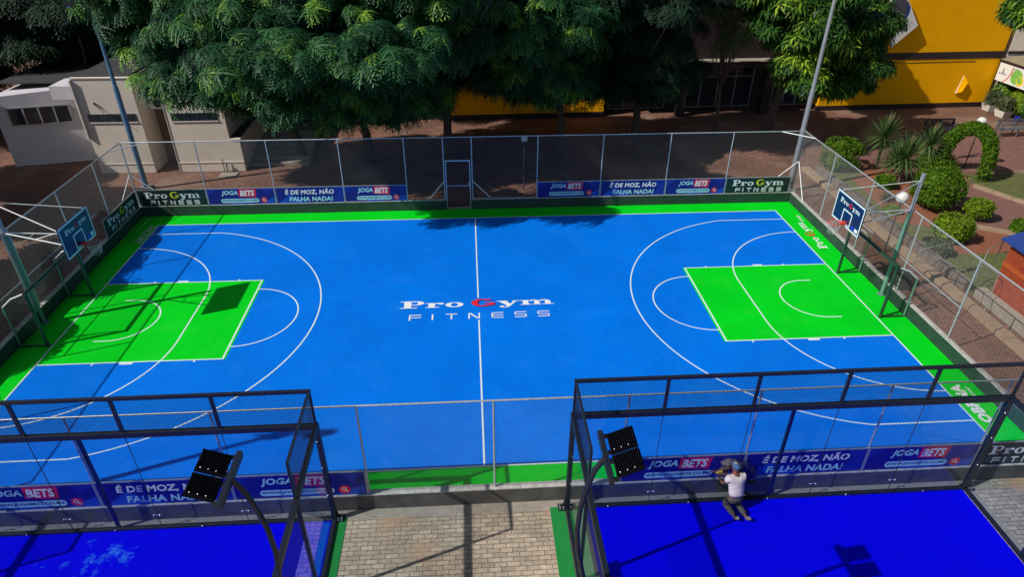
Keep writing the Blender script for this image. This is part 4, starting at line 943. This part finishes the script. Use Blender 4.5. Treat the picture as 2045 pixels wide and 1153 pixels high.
t = thing('planter_wall', 'grey concrete ledge in front of the red hut', 'garden wall', (18.3, -1, 0)); MB('concrete').box(-.02, -7, 0, .34, .75, .42, bev=.02).build('ledge', t)
def hut():
    t = thing('wooden_hut', 'red boarded hut with blue roof at the right edge', 'hut', (18.72, -.45, 0))
    b = MB('wood_red')
    for i in range(26):
        y = -.16-i*.165; b.box(random.uniform(-.006, .006), y, .25, .05, y+.158, 2.35)
    for i in range(14): x = .06+i*.165; b.box(x, -.0, .25, x+.158, .04, 2.35)
    b.build('wall', t)
    r = MB('wood_red2'); r.box(-.04, -4.3, 1.45, -.008, .0, 1.62); r.box(-.04, -4.3, .25, -.008, 0, .36); r.build('rail', t)
    f = MB('roofdark'); f.box(.1, -4.2, -.01, 2.2, -.05, .25); f.build('base', t)
    r = MB('blueroof'); r.add([(-.25, .25, 2.36), (-.25, -4.6, 2.36), (2.7, -4.6, 3.3), (2.7, .25, 3.3), (-.25, .25, 2.42), (-.25, -4.6, 2.42), (2.7, -4.6, 3.36), (2.7, .25, 3.36)],
                              [(0, 1, 2, 3), (4, 7, 6, 5), (0, 4, 5, 1), (1, 5, 6, 2), (2, 6, 7, 3), (3, 7, 4, 0)]); r.build('roof', t)
hut()
def bench(label, x, y, rz, m, w_=1.9):
    t = thing('park_bench', label, 'bench', (x, y, 0), rz)
    s = MB(m)
    for i in range(4): s.box(-w_/2, -.10+i*.12, .43, w_/2, -.0+i*.12, .46)
    s.build('seat', t)
    b = MB(m); b.box(-w_/2, .40, .86, w_/2, .44, .94); b.box(-w_/2, .38, .52, w_/2, .42, .58)
    for i in range(16): xx = -w_/2+.08+i*(w_-.16)/15; b.box(xx-.025, .395, .581, xx+.025, .42, .859)
    b.build('backrest', t)
    for q in (-1, 0, 1):
        l = MB(m); l.box(q*w_/2*.96-.035, -.08, 0, q*w_/2*.96+.035, -.01, .429); l.build('leg', t)
        l = MB(m); l.box(q*w_/2*.96-.035, .33, 0, q*w_/2*.96+.035, .379, .92); l.build('leg', t)
    for q in (-1, 1): 
        a = MB(m); a.box(q*w_/2-.04+q*.005, -.1, .64, q*w_/2+.04+q*.005, .39, .68); a.box(q*w_/2-.03, -.09, .461, q*w_/2+.03, -.03, .639); a.build('armrest', t)
    return t
bench('grey slatted bench in the sun at the right edge, by the planters', 32.9, 17.1, R(4), 'bench', 2.4)
bench('dark navy slatted bench in the shade by the leafy arch', 28.3, 17.4, R(2), 'bench2', 1.9)
bench('orange wooden bench among the potted plants in front of the kiosk', 35.4, 21.9, R(-90), 'orangewood', 1.4)

# ------------------------------------------------------------------ foliage
def quads_mesh(name, V, nq, tint, m, parent=None, loc=(0, 0, 0)):
    V = np.ascontiguousarray(V, dtype=np.float32).reshape(-1, 3); n = nq
    me = bpy.data.meshes.new(name); me.vertices.add(n*4); me.vertices.foreach_set('co', V.ravel())
    me.loops.add(n*4); me.loops.foreach_set('vertex_index', np.arange(n*4, dtype=np.int32))
    me.polygons.add(n); me.polygons.foreach_set('loop_start', np.arange(0, n*4, 4, dtype=np.int32))
    me.update(); me.validate()
    a = me.attributes.new('tint', 'FLOAT', 'FACE'); a.data.foreach_set('value', np.asarray(tint, dtype=np.float32))
    me.materials.append(M[m]); return link(name, me, parent, loc)
def frond_proto(K=6, pairs=6, L=.50, lw=.078, ll=.19, droop=1.0, r_=None):
    r_ = r_ or random; Q = []
    for k in range(K):
        an = 2*math.pi*(k+r_.uniform(-.3, .3))/K; d = np.array([math.cos(an), math.sin(an), 0]); s = np.array([-d[1], d[0], 0]); up = np.array([0, 0, 1.])
        LL = L*r_.uniform(.8, 1.15)
        for i in range(1, pairs+1):
            f = i/pairs; p = d*LL*f*.95+up*(.12*f-droop*.42*f*f)*LL/L*1.0
            tan = d*1.0+up*(.12-droop*.84*f); tan /= np.linalg.norm(tan)
            for q in (-1, 1):
                e = s*q*.8+tan*.55-up*.22; e /= np.linalg.norm(e); l_ = ll*(1-.45*abs(f-.5)); wv = tan*lw*.5
                Q += [p-wv, p+e*l_*.5-wv*1.1, p+e*l_, p+e*l_*.5+wv*1.1]
    return np.array(Q).reshape(-1, 4, 3)
def mango_proto(K=11, L=.24, lw=.055, r_=None):
    r_ = r_ or random; Q = []
    for k in range(K):
        an = 2*math.pi*(k*.382); el = R(25-k*7+r_.uniform(-8, 8)); d = np.array([math.cos(an)*math.cos(el), math.sin(an)*math.cos(el), math.sin(el)])
        s = np.array([-math.sin(an), math.cos(an), 0]); l_ = L*r_.uniform(.8, 1.2); p = d*.02; mid = d*l_*.5+np.array([0, 0, .01]); tip = d*l_-np.array([0, 0, l_*.28])
        Q += [p, mid-s*lw*.5, tip, mid+s*lw*.5]
    return np.array(Q).reshape(-1, 4, 3)
def small_proto(K=8, L=.07, lw=.04, r_=None):
    r_ = r_ or random; Q = []
    for k in range(K):
        an = r_.uniform(0, 6.28); el = R(r_.uniform(-10, 75)); d = np.array([math.cos(an)*math.cos(el), math.sin(an)*math.cos(el), math.sin(el)])
        s = np.cross(d, [0, 0, 1.]); s /= np.linalg.norm(s)+1e-6; l_ = L*r_.uniform(.7, 1.3)
        Q += [d*.01, d*l_*.55-s*lw*.5, d*l_, d*l_*.55+s*lw*.5]
    return np.array(Q).reshape(-1, 4, 3)
random.seed(3)
PROTO = {'frond': [frond_proto() for _ in range(5)], 'fine': [frond_proto(6, 7, .40, .032, .10, 1.1) for _ in range(4)], 'coarse': [frond_proto(6, 4, .6, .10, .26, .8) for _ in range(4)],
         'mango': [mango_proto() for _ in range(5)], 'small': [small_proto() for _ in range(5)], 'tiny': [small_proto(7, .045, .03) for _ in range(4)]}
def scatter(name, P, N, S, T, kind, m, parent=None, up=.55, loc=(0, 0, 0)):
    """P points, N outward normals, S scale, T tint"""
    protos = PROTO[kind]; out = []; ts = []
    idx = rng.integers(0, len(protos), len(P))
    for k, pr in enumerate(protos):
        sel = np.where(idx == k)[0]
        if len(sel) == 0: continue
        p = P[sel]; nn = N[sel]*(1-up)+np.array([0, 0, up])+rng.normal(0, .16, (len(sel), 3)); nn /= np.linalg.norm(nn, axis=1)[:, None]
        a = np.tile([0.0, 1.0, 0.0], (len(sel), 1)); sp = rng.uniform(0, 2*np.pi, len(sel)); a = np.stack([np.cos(sp), np.sin(sp), np.zeros(len(sel))], 1)
        x = a-nn*(a*nn).sum(1)[:, None]; x /= np.linalg.norm(x, axis=1)[:, None]; y = np.cross(nn, x)
        Rm = np.stack([x, y, nn], 2)*S[sel][:, None, None]
        v = np.einsum('nij,qkj->nqki', Rm, pr)+p[:, None, None, :]
        out.append(v.reshape(-1, 3)); ts.append((T[sel][:, None]+rng.normal(0, .07, (len(sel), pr.shape[0]))).ravel())
    V = np.concatenate(out); t = np.clip(np.concatenate(ts), 0, 1)
    return quads_mesh(name, V, len(V)//4, t, m, parent, loc)
def tree(name, label, base, lobes, kind='frond', m='leaf_big', dens=9.0, sub=1.15, scale=1.0, group=None, trunk_r=.22, cat='tree', bright=.16, inner=.25, subn=1.0, flat=.75):
    t = thing(name, label, cat, (base[0], base[1], 0), group=group)
    cents = []; 
    for (cx, cy, cz, rx, ry, rz) in lobes:
        area = (rx*ry+rx*rz+ry*rz)/3*4*math.pi; k = max(5, int(area/(sub*sub*2.4)*subn))
        for i in range(k):
            u = rng.normal(size=3); u /= np.linalg.norm(u); f = rng.uniform(.62, 1.0) if rng.random() > inner else rng.uniform(.1, .6)
            c = np.array([cx-base[0], cy-base[1], cz])+u*np.array([rx, ry, rz])*f*.86
            cents.append((c, sub*rng.uniform(.65, 1.25), u))
    P = []; N = []; S = []; T = []
    flat = flat*.75
    for c, r, u in cents:
        k = int(dens*r*r*3.2); d = rng.normal(size=(k, 3)); d[:, 2] = np.abs(d[:, 2])*.9-.25; d /= np.linalg.norm(d, axis=1)[:, None]
        P.append(c+d*np.array([r, r, r*flat])*rng.uniform(.72, 1.0, (k, 1))); N.append(d)
        S.append(rng.uniform(.75, 1.2, k)*scale); tb = rng.beta(1.6, 2.6)*.8
        tt = np.full(k, tb)+rng.normal(0, .13, k); tt[rng.random(k) < bright] += .38; T.append(tt)
    P = np.concatenate(P); N = np.concatenate(N); S = np.concatenate(S); T = np.concatenate(T)
    scatter('crown', P, N, S, T, kind, m, t, .62)
    L0 = lobes[0]; top = Vector((L0[0]-base[0], L0[1]-base[1], L0[2])); b = MB('bark')
    fork = Vector((top.x*.25, top.y*.25, max(1.2, L0[2]*.38)))
    b.tube([(0, 0, -.02), (fork.x*.4+.05, fork.y*.4, fork.z*.5), fork], [trunk_r*1.25, trunk_r, trunk_r*.85], 10); b.build('trunk', t)
    br = MB('bark'); sel = sorted(cents, key=lambda c: rng.random())[:22]
    for c, r, u in sel:
        c = Vector(c); mid = fork.lerp(c, .5)+Vector((rng.uniform(-.3, .3), rng.uniform(-.3, .3), .25))
        br.tube([fork, mid, c], [trunk_r*.45, trunk_r*.25, .03], 6)
    br.build('branches', t)
    return t
def ell_pts(n, c, r, up_only=False, squarish=1.0):
    d = rng.normal(size=(n, 3)); d /= np.linalg.norm(d, axis=1)[:, None]
    dd = np.sign(d)*np.abs(d)**squarish
    return np.array(c)+dd*np.array(r), d

G1 = 'shade trees behind the far fence'
tree('broadleaf_tree', 'big feathery green tree in front of the beige building at the left', (-9.2, 15.4),
     [(-12.4, 13.0, 8.6, 4.4, 3.2, 3.6), (-10.4, 11.6, 5.6, 3.0, 2.2, 2.0), (-14.9, 12.8, 8.4, 2.4, 2.2, 2.2), (-12.0, 12.0, 6.2, 2.9, 2.3, 1.9), (-13.0, 11.4, 5.5, 1.7, 1.5, 1.3)], dens=9, sub=.74, subn=1.3, scale=1.05, group=G1)
tree('broadleaf_tree', 'tall feathery tree whose limbs overhang the far fence left of the gate', (-5.6, 15.2),
     [(-6.6, 12.0, 8.6, 4.6, 3.6, 3.2), (-7.4, 6.1, 7.5, 2.6, 2.0, .9), (-3.2, 6.0, 7.7, 2.6, 1.8, .8), (-7.6, 11.0, 4.3, 3.0, 1.6, 1.2), (-3.8, 13.4, 4.2, 2.6, 1.6, 1.5), (-8.4, 12.2, 5.2, 3.0, 2.3, 2.0), (-5.0, 11.6, 5.6, 3.0, 2.2, 1.9), (-9.0, 9.5, 8.0, 2.8, 2.4, 1.8)], dens=9, sub=.74, subn=1.3, scale=1.05, group=G1)
tree('broadleaf_tree', 'darker green spreading tree behind the gate', (-1.4, 16.2),
     [(-1.4, 15.6, 8.4, 4.4, 3.4, 3.2), (-2.0, 11.6, 7.4, 3.6, 2.8, 1.5), (-3.0, 16.0, 4.6, 3.2, 2.4, 2.2), (-1.2, 8.0, 10.3, 3.6, 2.4, 1.4), (0.5, 19.0, 4.6, 3.0, 1.8, 2.0), (-3.5, 11.5, 11, 4, 3, 2)], dens=8.5, sub=.8, subn=1.25, scale=1.08, group=G1)
tree('broadleaf_tree', 'bushy tree right of the gate in front of the yellow wall', (5.0, 16.4),
     [(4.4, 16.0, 7.6, 4.0, 3.0, 3.4), (3.0, 13.2, 7.4, 3.4, 2.6, 1.8), (5.4, 17.2, 4.2, 3.0, 2.0, 1.9), (1.2, 16.5, 4.6, 1.8, 1.6, 1.2), (3.4, 14.4, 4.6, 3.2, 1.8, 1.5), (4.0, 19.8, 3.4, 2.6, 1.3, 1.9)], dens=8.5, sub=.8, subn=1.25, scale=1.08, group=G1)
tree('dark_tree', 'dark tree in deep shade left of the shop front', (9.6, 17.8),
     [(9.4, 17.4, 7.6, 3.6, 2.8, 3.4), (9.0, 18.0, 4.0, 2.6, 1.9, 2.0), (12.6, 17.6, 8.4, 3.0, 2.4, 1.8), (8.6, 14.4, 8.6, 3.0, 2.6, 1.5), (9.8, 16.0, 4.4, 2.8, 1.6, 1.7)], 'frond', 'leaf_shaded', dens=10, sub=1.05, group=G1, bright=.05)
tree('casuarina_tree', 'thin grey green hanging foliage left of the mango tree', (14.6, 18.2),
     [(13.4, 16.2, 7.8, 1.8, 1.4, 1.3), (13.6, 15.6, 6.2, .8, .7, 1.2)], 'fine', 'leaf_olive', dens=9, sub=.7, trunk_r=.10, bright=.2)
tree('mango_tree', 'mango tree with drooping yellow green leaves in front of the shop front', (17.9, 18.5),
     [(18.2, 15.8, 7.4, 3.7, 2.7, 2.8), (17.4, 14.8, 4.4, 1.5, 1.3, 1.6), (20.8, 16.0, 4.4, 1.7, 1.5, 2.0), (21.3, 16.6, 6.4, 1.8, 1.5, 1.7), (15.4, 15.6, 7.9, 1.9, 1.5, 1.5), (21.4, 20.6, 7.0, 2.5, 1.4, 2.5)], 'mango', 'leaf_mango', dens=26, sub=.75, scale=1.9, trunk_r=.24, bright=.30, flat=.9)
tree('mango_tree', 'mango tree branch hanging in from the top right corner', (36.5, 12.6),
     [(31.6, 14.4, 7.5, 3.4, 2.2, 1.35), (28.9, 14.6, 7.6, 1.7, 1.3, .8)], 'mango', 'leaf_mango', dens=25, sub=.7, scale=1.9, trunk_r=.25, bright=.25)
bgl = [(-22.5, 21.0, 6.0, 4.2, 3, 4.4), (-28.5, 19.5, 5.4, 4.2, 3, 4.8), (-17.5, 24.0, 6.6, 4.8, 3, 4.8), (-34.0, 27.0, 6.5, 6, 3.5, 6.0), (-25.5, 30, 6.5, 6, 3.5, 6), (-10.5, 23.6, 5.8, 4.6, 3, 5.2), (-6.0, 21.5, 7.5, 3.2, 2.2, 3.5), (-38, 19, 6, 5, 4, 5.5)]
bln = ['dark background tree behind the shaded wing of the beige building', 'dark tree left of the shaded wing, at the left edge', 'dark tree behind the tall beige wall', 'distant dark tree in the top left corner', 'distant dark tree behind the left roof', 'dark tree filling the gap behind the big left tree', 'dark tree behind the left end of the yellow wall', 'distant tree beyond the left edge of the picture']
for l_, lb in zip(bgl, bln): tree('dark_tree', lb, (l_[0], l_[1]), [l_], 'coarse', 'leaf_shaded', dens=6.0, sub=1.5, scale=1.2, group='dark background trees', bright=.04)
for l_, lb in (((-20.7, 2.2, 4.6, 2.2, 3.6, 1.5), 'tree outside the left fence shading the left goal'), ((-21.3, -4.4, 4.6, 2.2, 3.6, 1.5), 'tree outside the left fence shading the near left corner'),
               ((-24.6, 7.4, 5.6, 3.0, 2.6, 2.2), 'tree outside the left fence shading the pavers by the corner'),
               ((-27.5, 11.5, 5.6, 2.8, 2.6, 2.4), 'tree at the left edge shading the beige wing')):
    tree('shade_tree', lb, (l_[0], l_[1]), [l_], 'frond', 'leaf_big', dens=13, sub=.8, scale=1.25, subn=2.2, group='trees outside the left fence')

def bush(label, x, y, r, h, kind='small', m='leaf_bush', sq=.8, n=900, cat='bush', z0=0.0, name='clipped_bush', group=None, sc=1.0):
    t = thing(name, label, cat, (x, y, 0), group=group)
    P, N = ell_pts(n, (0, 0, z0+h/2), (r, r*.9, h/2), squarish=sq); ph = rng.uniform(0, 6, 3)
    lump = 1+.07*np.sin(N[:, 0]*5+ph[0])*np.cos(N[:, 1]*4+ph[1])+.06*np.sin(N[:, 2]*6+ph[2]+N[:, 0]*3)
    P = np.array([0, 0, z0+h/2])+(P-np.array([0, 0, z0+h/2]))*lump[:, None]; P += rng.normal(0, .04*r, P.shape); P[:, 2] = np.maximum(P[:, 2], .03)
    k3 = n//14; P3, N3 = ell_pts(k3, (0, 0, z0+h/2), (r*1.12, r*1.02, h*.57), squarish=sq); P3[:, 2] = np.maximum(P3[:, 2], .05); P = np.concatenate([P, P3]); N = np.concatenate([N, N3])
    P2, N2 = ell_pts(n//3, (0, 0, z0+h/2), (r*.8, r*.72, h*.4), squarish=sq)
    P = np.concatenate([P, P2]); N = np.concatenate([N, N2]); big = np.sin(P[:, 0]*5+P[:, 1]*3)*.06
    scatter('foliage', P, N, rng.uniform(.8, 1.4, len(P))*sc, rng.beta(2.5, 2.5, len(P))+big, kind, m, t, .3)
    b = MB('bark'); b.tube([(0, 0, -.02), (.02, .01, z0+h*.4)], [.07, .04], 7)
    for k in range(4): an = k*1.6+.3; b.tube([(0, 0, z0*.5+.05), (r*.35*math.cos(an), r*.35*math.sin(an), z0+h*.45)], [.035, .015], 5)
    b.build('stems', t)
    return t
bush('square clipped bush beside the far right fence corner', 19.55, 12.6, .82, 1.55, sq=.6, n=1500)
bush('largest rounded clipped bush beneath the leafy arch', 21.45, 7.3, .95, 1.65, n=2800, z0=.3)
bush('low lime green bush nearest the hut', 20.25, 4.2, .68, .95, m='leaf_lime', n=1500, z0=.15)
bush('small lime green bush beside the garden path', 22.75, 6.1, .52, .72, m='leaf_lime', n=900, z0=.2)
bush('small dark green bush at the right edge above the hut', 23.9, 4.6, .48, .6, n=600)
bush('tiny yellow green plant behind the right backboard', 19.3, 7.0, .34, .32, m='leaf_lime', n=220)
bush('scruffy grey green shrub on the lawn behind the right fence', 19.0, 3.0, .42, .6, m='leaf_olive', n=600, sq=1)
bush('loose green shrub at the feet of the yuccas', 20.6, 9.9, .45, .6, m='leaf_bush', n=800, sq=1)
bush('shaded green shrub left of the leafy arch', 24.6, 12.2, .9, .9, n=900, sq=1)
def arch():
    t = thing('leafy_arch', 'tall clipped ivy arch over the garden path', 'topiary arch', (26.0, 10.9, 0))
    A = np.array([-1.25, 1.15]); B = np.array([.15, -.40]); pts = []
    for i in range(41):
        a = math.pi*i/40; f = (1-math.cos(a))/2; x, y = A*(1-f)+B*f; z = 2.5*math.sin(a)**.6 if 0 < a < math.pi else 0; pts.append((x, y, max(z, .1)))
    pts = np.array(pts); n = 5200; k = rng.uniform(0, 40, n); i0 = np.clip(k.astype(int), 0, 39); fr_ = (k-i0)[:, None]
    c = pts[i0]*(1-fr_)+pts[i0+1]*fr_; d = rng.normal(size=(n, 3)); d /= np.linalg.norm(d, axis=1)[:, None]
    P = c+d*rng.uniform(.2, .36, n)[:, None]*np.array([1, 1, .9]); P[:, 2] = np.maximum(P[:, 2], .05)
    scatter('ivy', P, d, rng.uniform(.9, 1.6, n), rng.beta(2.2, 2.8, n), 'small', 'leaf_bush', t, .2)
    b = MB('roofdark')
    b.tube([tuple(p) for p in pts], .03, 6); b.build('hoop_frame', t)
arch()
def yucca(label, x, y, trunk, n=70, L=.85, heads=1, group='spiky yuccas in the garden bed'):
    t = thing('yucca', label, 'plant', (x, y, 0), group=group)
    b = MB('bark', 'straw'); b.tube([(0, 0, -.02), (0.02, 0, trunk)], [.10, .07], 8, 0); b.build('trunk', t)
    for h in range(heads):
        hx, hy = (0, 0) if h == 0 else (.45*math.cos(h*2.4), .45*math.sin(h*2.4)); c = np.array([hx, hy, trunk+(.05 if h == 0 else -.15)])
        if h: MB('bark').tube([(0, 0, trunk*.3), (hx, hy, c[2])], [.06, .05], 6).build('trunk', t)
        Q = []; T = []; 
        for i in range(n):
            an = i*2.39996; el = R(82-120*(i/n)); d = np.array([math.cos(an)*math.cos(el), math.sin(an)*math.cos(el), math.sin(el)]); s = np.array([-math.sin(an), math.cos(an), 0])
            l_ = L*rng.uniform(.85, 1.1)*(1 if h == 0 else .8); w_ = .034
            p0 = c+d*.04; p1 = c+d*l_*.5+np.array([0, 0, .01]); p2 = c+d*l_-np.array([0, 0, .06+.05*(i/n)])
            Q += [p0-s*w_*.7, p1-s*w_, p1+s*w_, p0+s*w_*.7]; Q += [p1-s*w_, p2-s*.003, p2+s*.003, p1+s*w_]; tt = rng.uniform(.3, .85); T += [tt, tt]
        quads_mesh('leaf_rosette', np.array(Q), len(Q)//4, np.array(T), 'leaf_yucca', t)
    st = MB('straw')
    for i in range(40):
        an = i*2.4; r0 = .09; st.tube([(r0*math.cos(an), r0*math.sin(an), trunk-.02-.01*i), ((r0+.08)*math.cos(an), (r0+.08)*math.sin(an), max(.02, trunk-.5-.006*i))], [.012, .004], 3, cap=False)
    st.build('dead_leaves', t)
    f = MB('straw')
    for i in range(14): an = i*2.4; z = trunk+.75+i*.03; f.tube([(0, 0, z), (.08*math.cos(an), .08*math.sin(an), z+.06)], [.01, .018], 4)
    f.tube([(0, 0, trunk+.2), (0, 0, trunk+1.2)], [.02, .01], 5); f.build('flower_spike', t)
yucca('tall yucca with a shaggy straw trunk', 21.5, 12.4, 1.7, 140, 1.3)
yucca('wide low yucca in front of the tall one', 21.7, 10.5, 1.25, 130, 1.35, heads=2)
yucca('yucca touching the left foot of the leafy arch', 24.0, 12.2, 1.3, 110, 1.25)
def agave(): 
    t = thing('agave', 'small grey green agave on the soil behind the fence post', 'plant', (19.8, 8.3, 0)); Q = []; T = []
    for i in range(34):
        an = i*2.4; el = R(75-65*(i/34)); d = np.array([math.cos(an)*math.cos(el), math.sin(an)*math.cos(el), math.sin(el)]); s = np.array([-math.sin(an), math.cos(an), 0])
        p = d*.02; q = d*.32; r_ = d*.58; Q += [p-s*.03, q-s*.04, q+s*.04, p+s*.03, q-s*.04, r_, r_+s*.004, q+s*.04]; T += [.6, .6]
    quads_mesh('leaf_rosette', np.array(Q), len(Q)//4, np.array(T), 'leaf_olive', t)
agave()
def planter(label, x, y, rz, hgt=.8):
    t = thing('planter', label, 'planter', (x, y, 0), rz, 'white planters by the kiosk')
    b = MB('planter', 'soil'); s0, s1 = .30, .40
    vs = [(-s0, -s0, 0), (s0, -s0, 0), (s0, s0, 0), (-s0, s0, 0), (-s1, -s1, .45), (s1, -s1, .45), (s1, s1, .45), (-s1, s1, .45)]
    b.add(vs, [(0, 1, 5, 4), (1, 2, 6, 5), (2, 3, 7, 6), (3, 0, 4, 7)], 0); b.add([(-.36, -.36, .40), (.36, -.36, .40), (.36, .36, .40), (-.36, .36, .40)], [(0, 1, 2, 3)], 1); b.build('tub', t)
    n = 170; P = np.stack([rng.normal(0, .2, n), rng.normal(0, .2, n), .5+rng.uniform(0, hgt, n)], 1); N = P-np.array([0, 0, .5])
    N /= np.linalg.norm(N, axis=1)[:, None]
    scatter('foliage', P, N, rng.uniform(.7, 1.2, n), rng.beta(2, 3, n), 'mango', 'leaf_olive', t, .3)
planter('white tapered planter against the end of the yellow wall', 34.9, 22.3, 0)
planter('white tapered planter nearest the grey bench', 34.8, 20.9, R(8))
for i, (x, y, h_, m_, lb) in enumerate([(35.7, 22.6, 1.7, 'leaf_mango', 'tall feathery potted plant under the left end of the kiosk sign'), (35.6, 20.9, 1.5, 'leaf_lime', 'yellow green potted plant under the kiosk sign'),
                           (35.7, 19.7, 1.4, 'leaf_mango', 'leafy potted plant at the picture edge under the kiosk sign')]):
    bush(lb, x, y, .6, h_, 'mango', m_, 1.0, 260, 'plant', .2, 'potted_plant', sc=1.1)
t = thing('blue_pot', 'small dark blue pot beside the second planter', 'pot', (35.0, 19.9, 0)); b = MB('b_blue2'); b.tube([(0, 0, 0), (0, 0, .3)], [.14, .19], 12, cap=False); b.build('pot_body', t)
def litter():
    n = 2600; P = np.stack([rng.uniform(-15, 34, n), rng.uniform(8.9, 21.5, n), np.full(n, -.012)], 1)
    keep = ~((P[:, 0] < -11.8) & (P[:, 1] > 13.4)); P = P[keep]; n = len(P)
    N = np.tile([0, 0, 1.0], (n, 1)); an = rng.uniform(0, 6.28, n); l_ = rng.uniform(.04, .10, n); w2 = l_*.35
    d = np.stack([np.cos(an), np.sin(an), np.zeros(n)], 1); s2 = np.stack([-np.sin(an), np.cos(an), np.zeros(n)], 1)
    Q = np.stack([P-d*l_[:, None], P+s2*w2[:, None]+[0, 0, .012], P+d*l_[:, None]+[0, 0, .006], P-s2*w2[:, None]+[0, 0, .004]], 1)
    o = quads_mesh('leaf_litter', Q.reshape(-1, 3), n, rng.uniform(0, 1, n), 'leaf_dry'); o['kind'] = 'stuff'; o['label'] = 'dry fallen leaves scattered over the brown pavers behind the court'; o['category'] = 'leaf litter'
litter()
def scrap():
    t = thing('metal_frame', 'bent pale metal frame leaning on the far side of the right fence', 'metal frame', (16.6, 0.0, 0))
    b = MB('wire'); P = [(0, 1.2, .05), (.1, 1.1, 1.3), (1.5, 1.3, 1.5), (1.7, -.9, 1.35), (1.2, -1.5, .1)]; b.tube(P, .016, 6)
    b.tube([(.1, 1.1, 1.3), (.7, -1.0, 1.4), (1.7, -.9, 1.35)], .014, 6); b.tube([(.7, -1, 1.4), (.4, -1.4, .05)], .014, 6); b.tube([(1.5, 1.3, 1.5), (1.4, 1.6, .02)], .014, 6); b.tube([(0, 1.2, .05), (1.2, -1.5, .1)], .014, 6)
    b.build('tubes', t)
    t = thing('metal_frame', 'pale upright metal frame between the garden and the hut', 'metal frame', (18.5, .55, 0))
    b = MB('wire'); b.tube([(0, -.4, .3), (0, -.4, 1.75), (1.1, .3, 1.75), (1.1, .3, 0)], .018, 6); b.tube([(0, -.4, .3), (1.1, .3, .02)], .014, 6); b.build('tubes', t)
scrap()
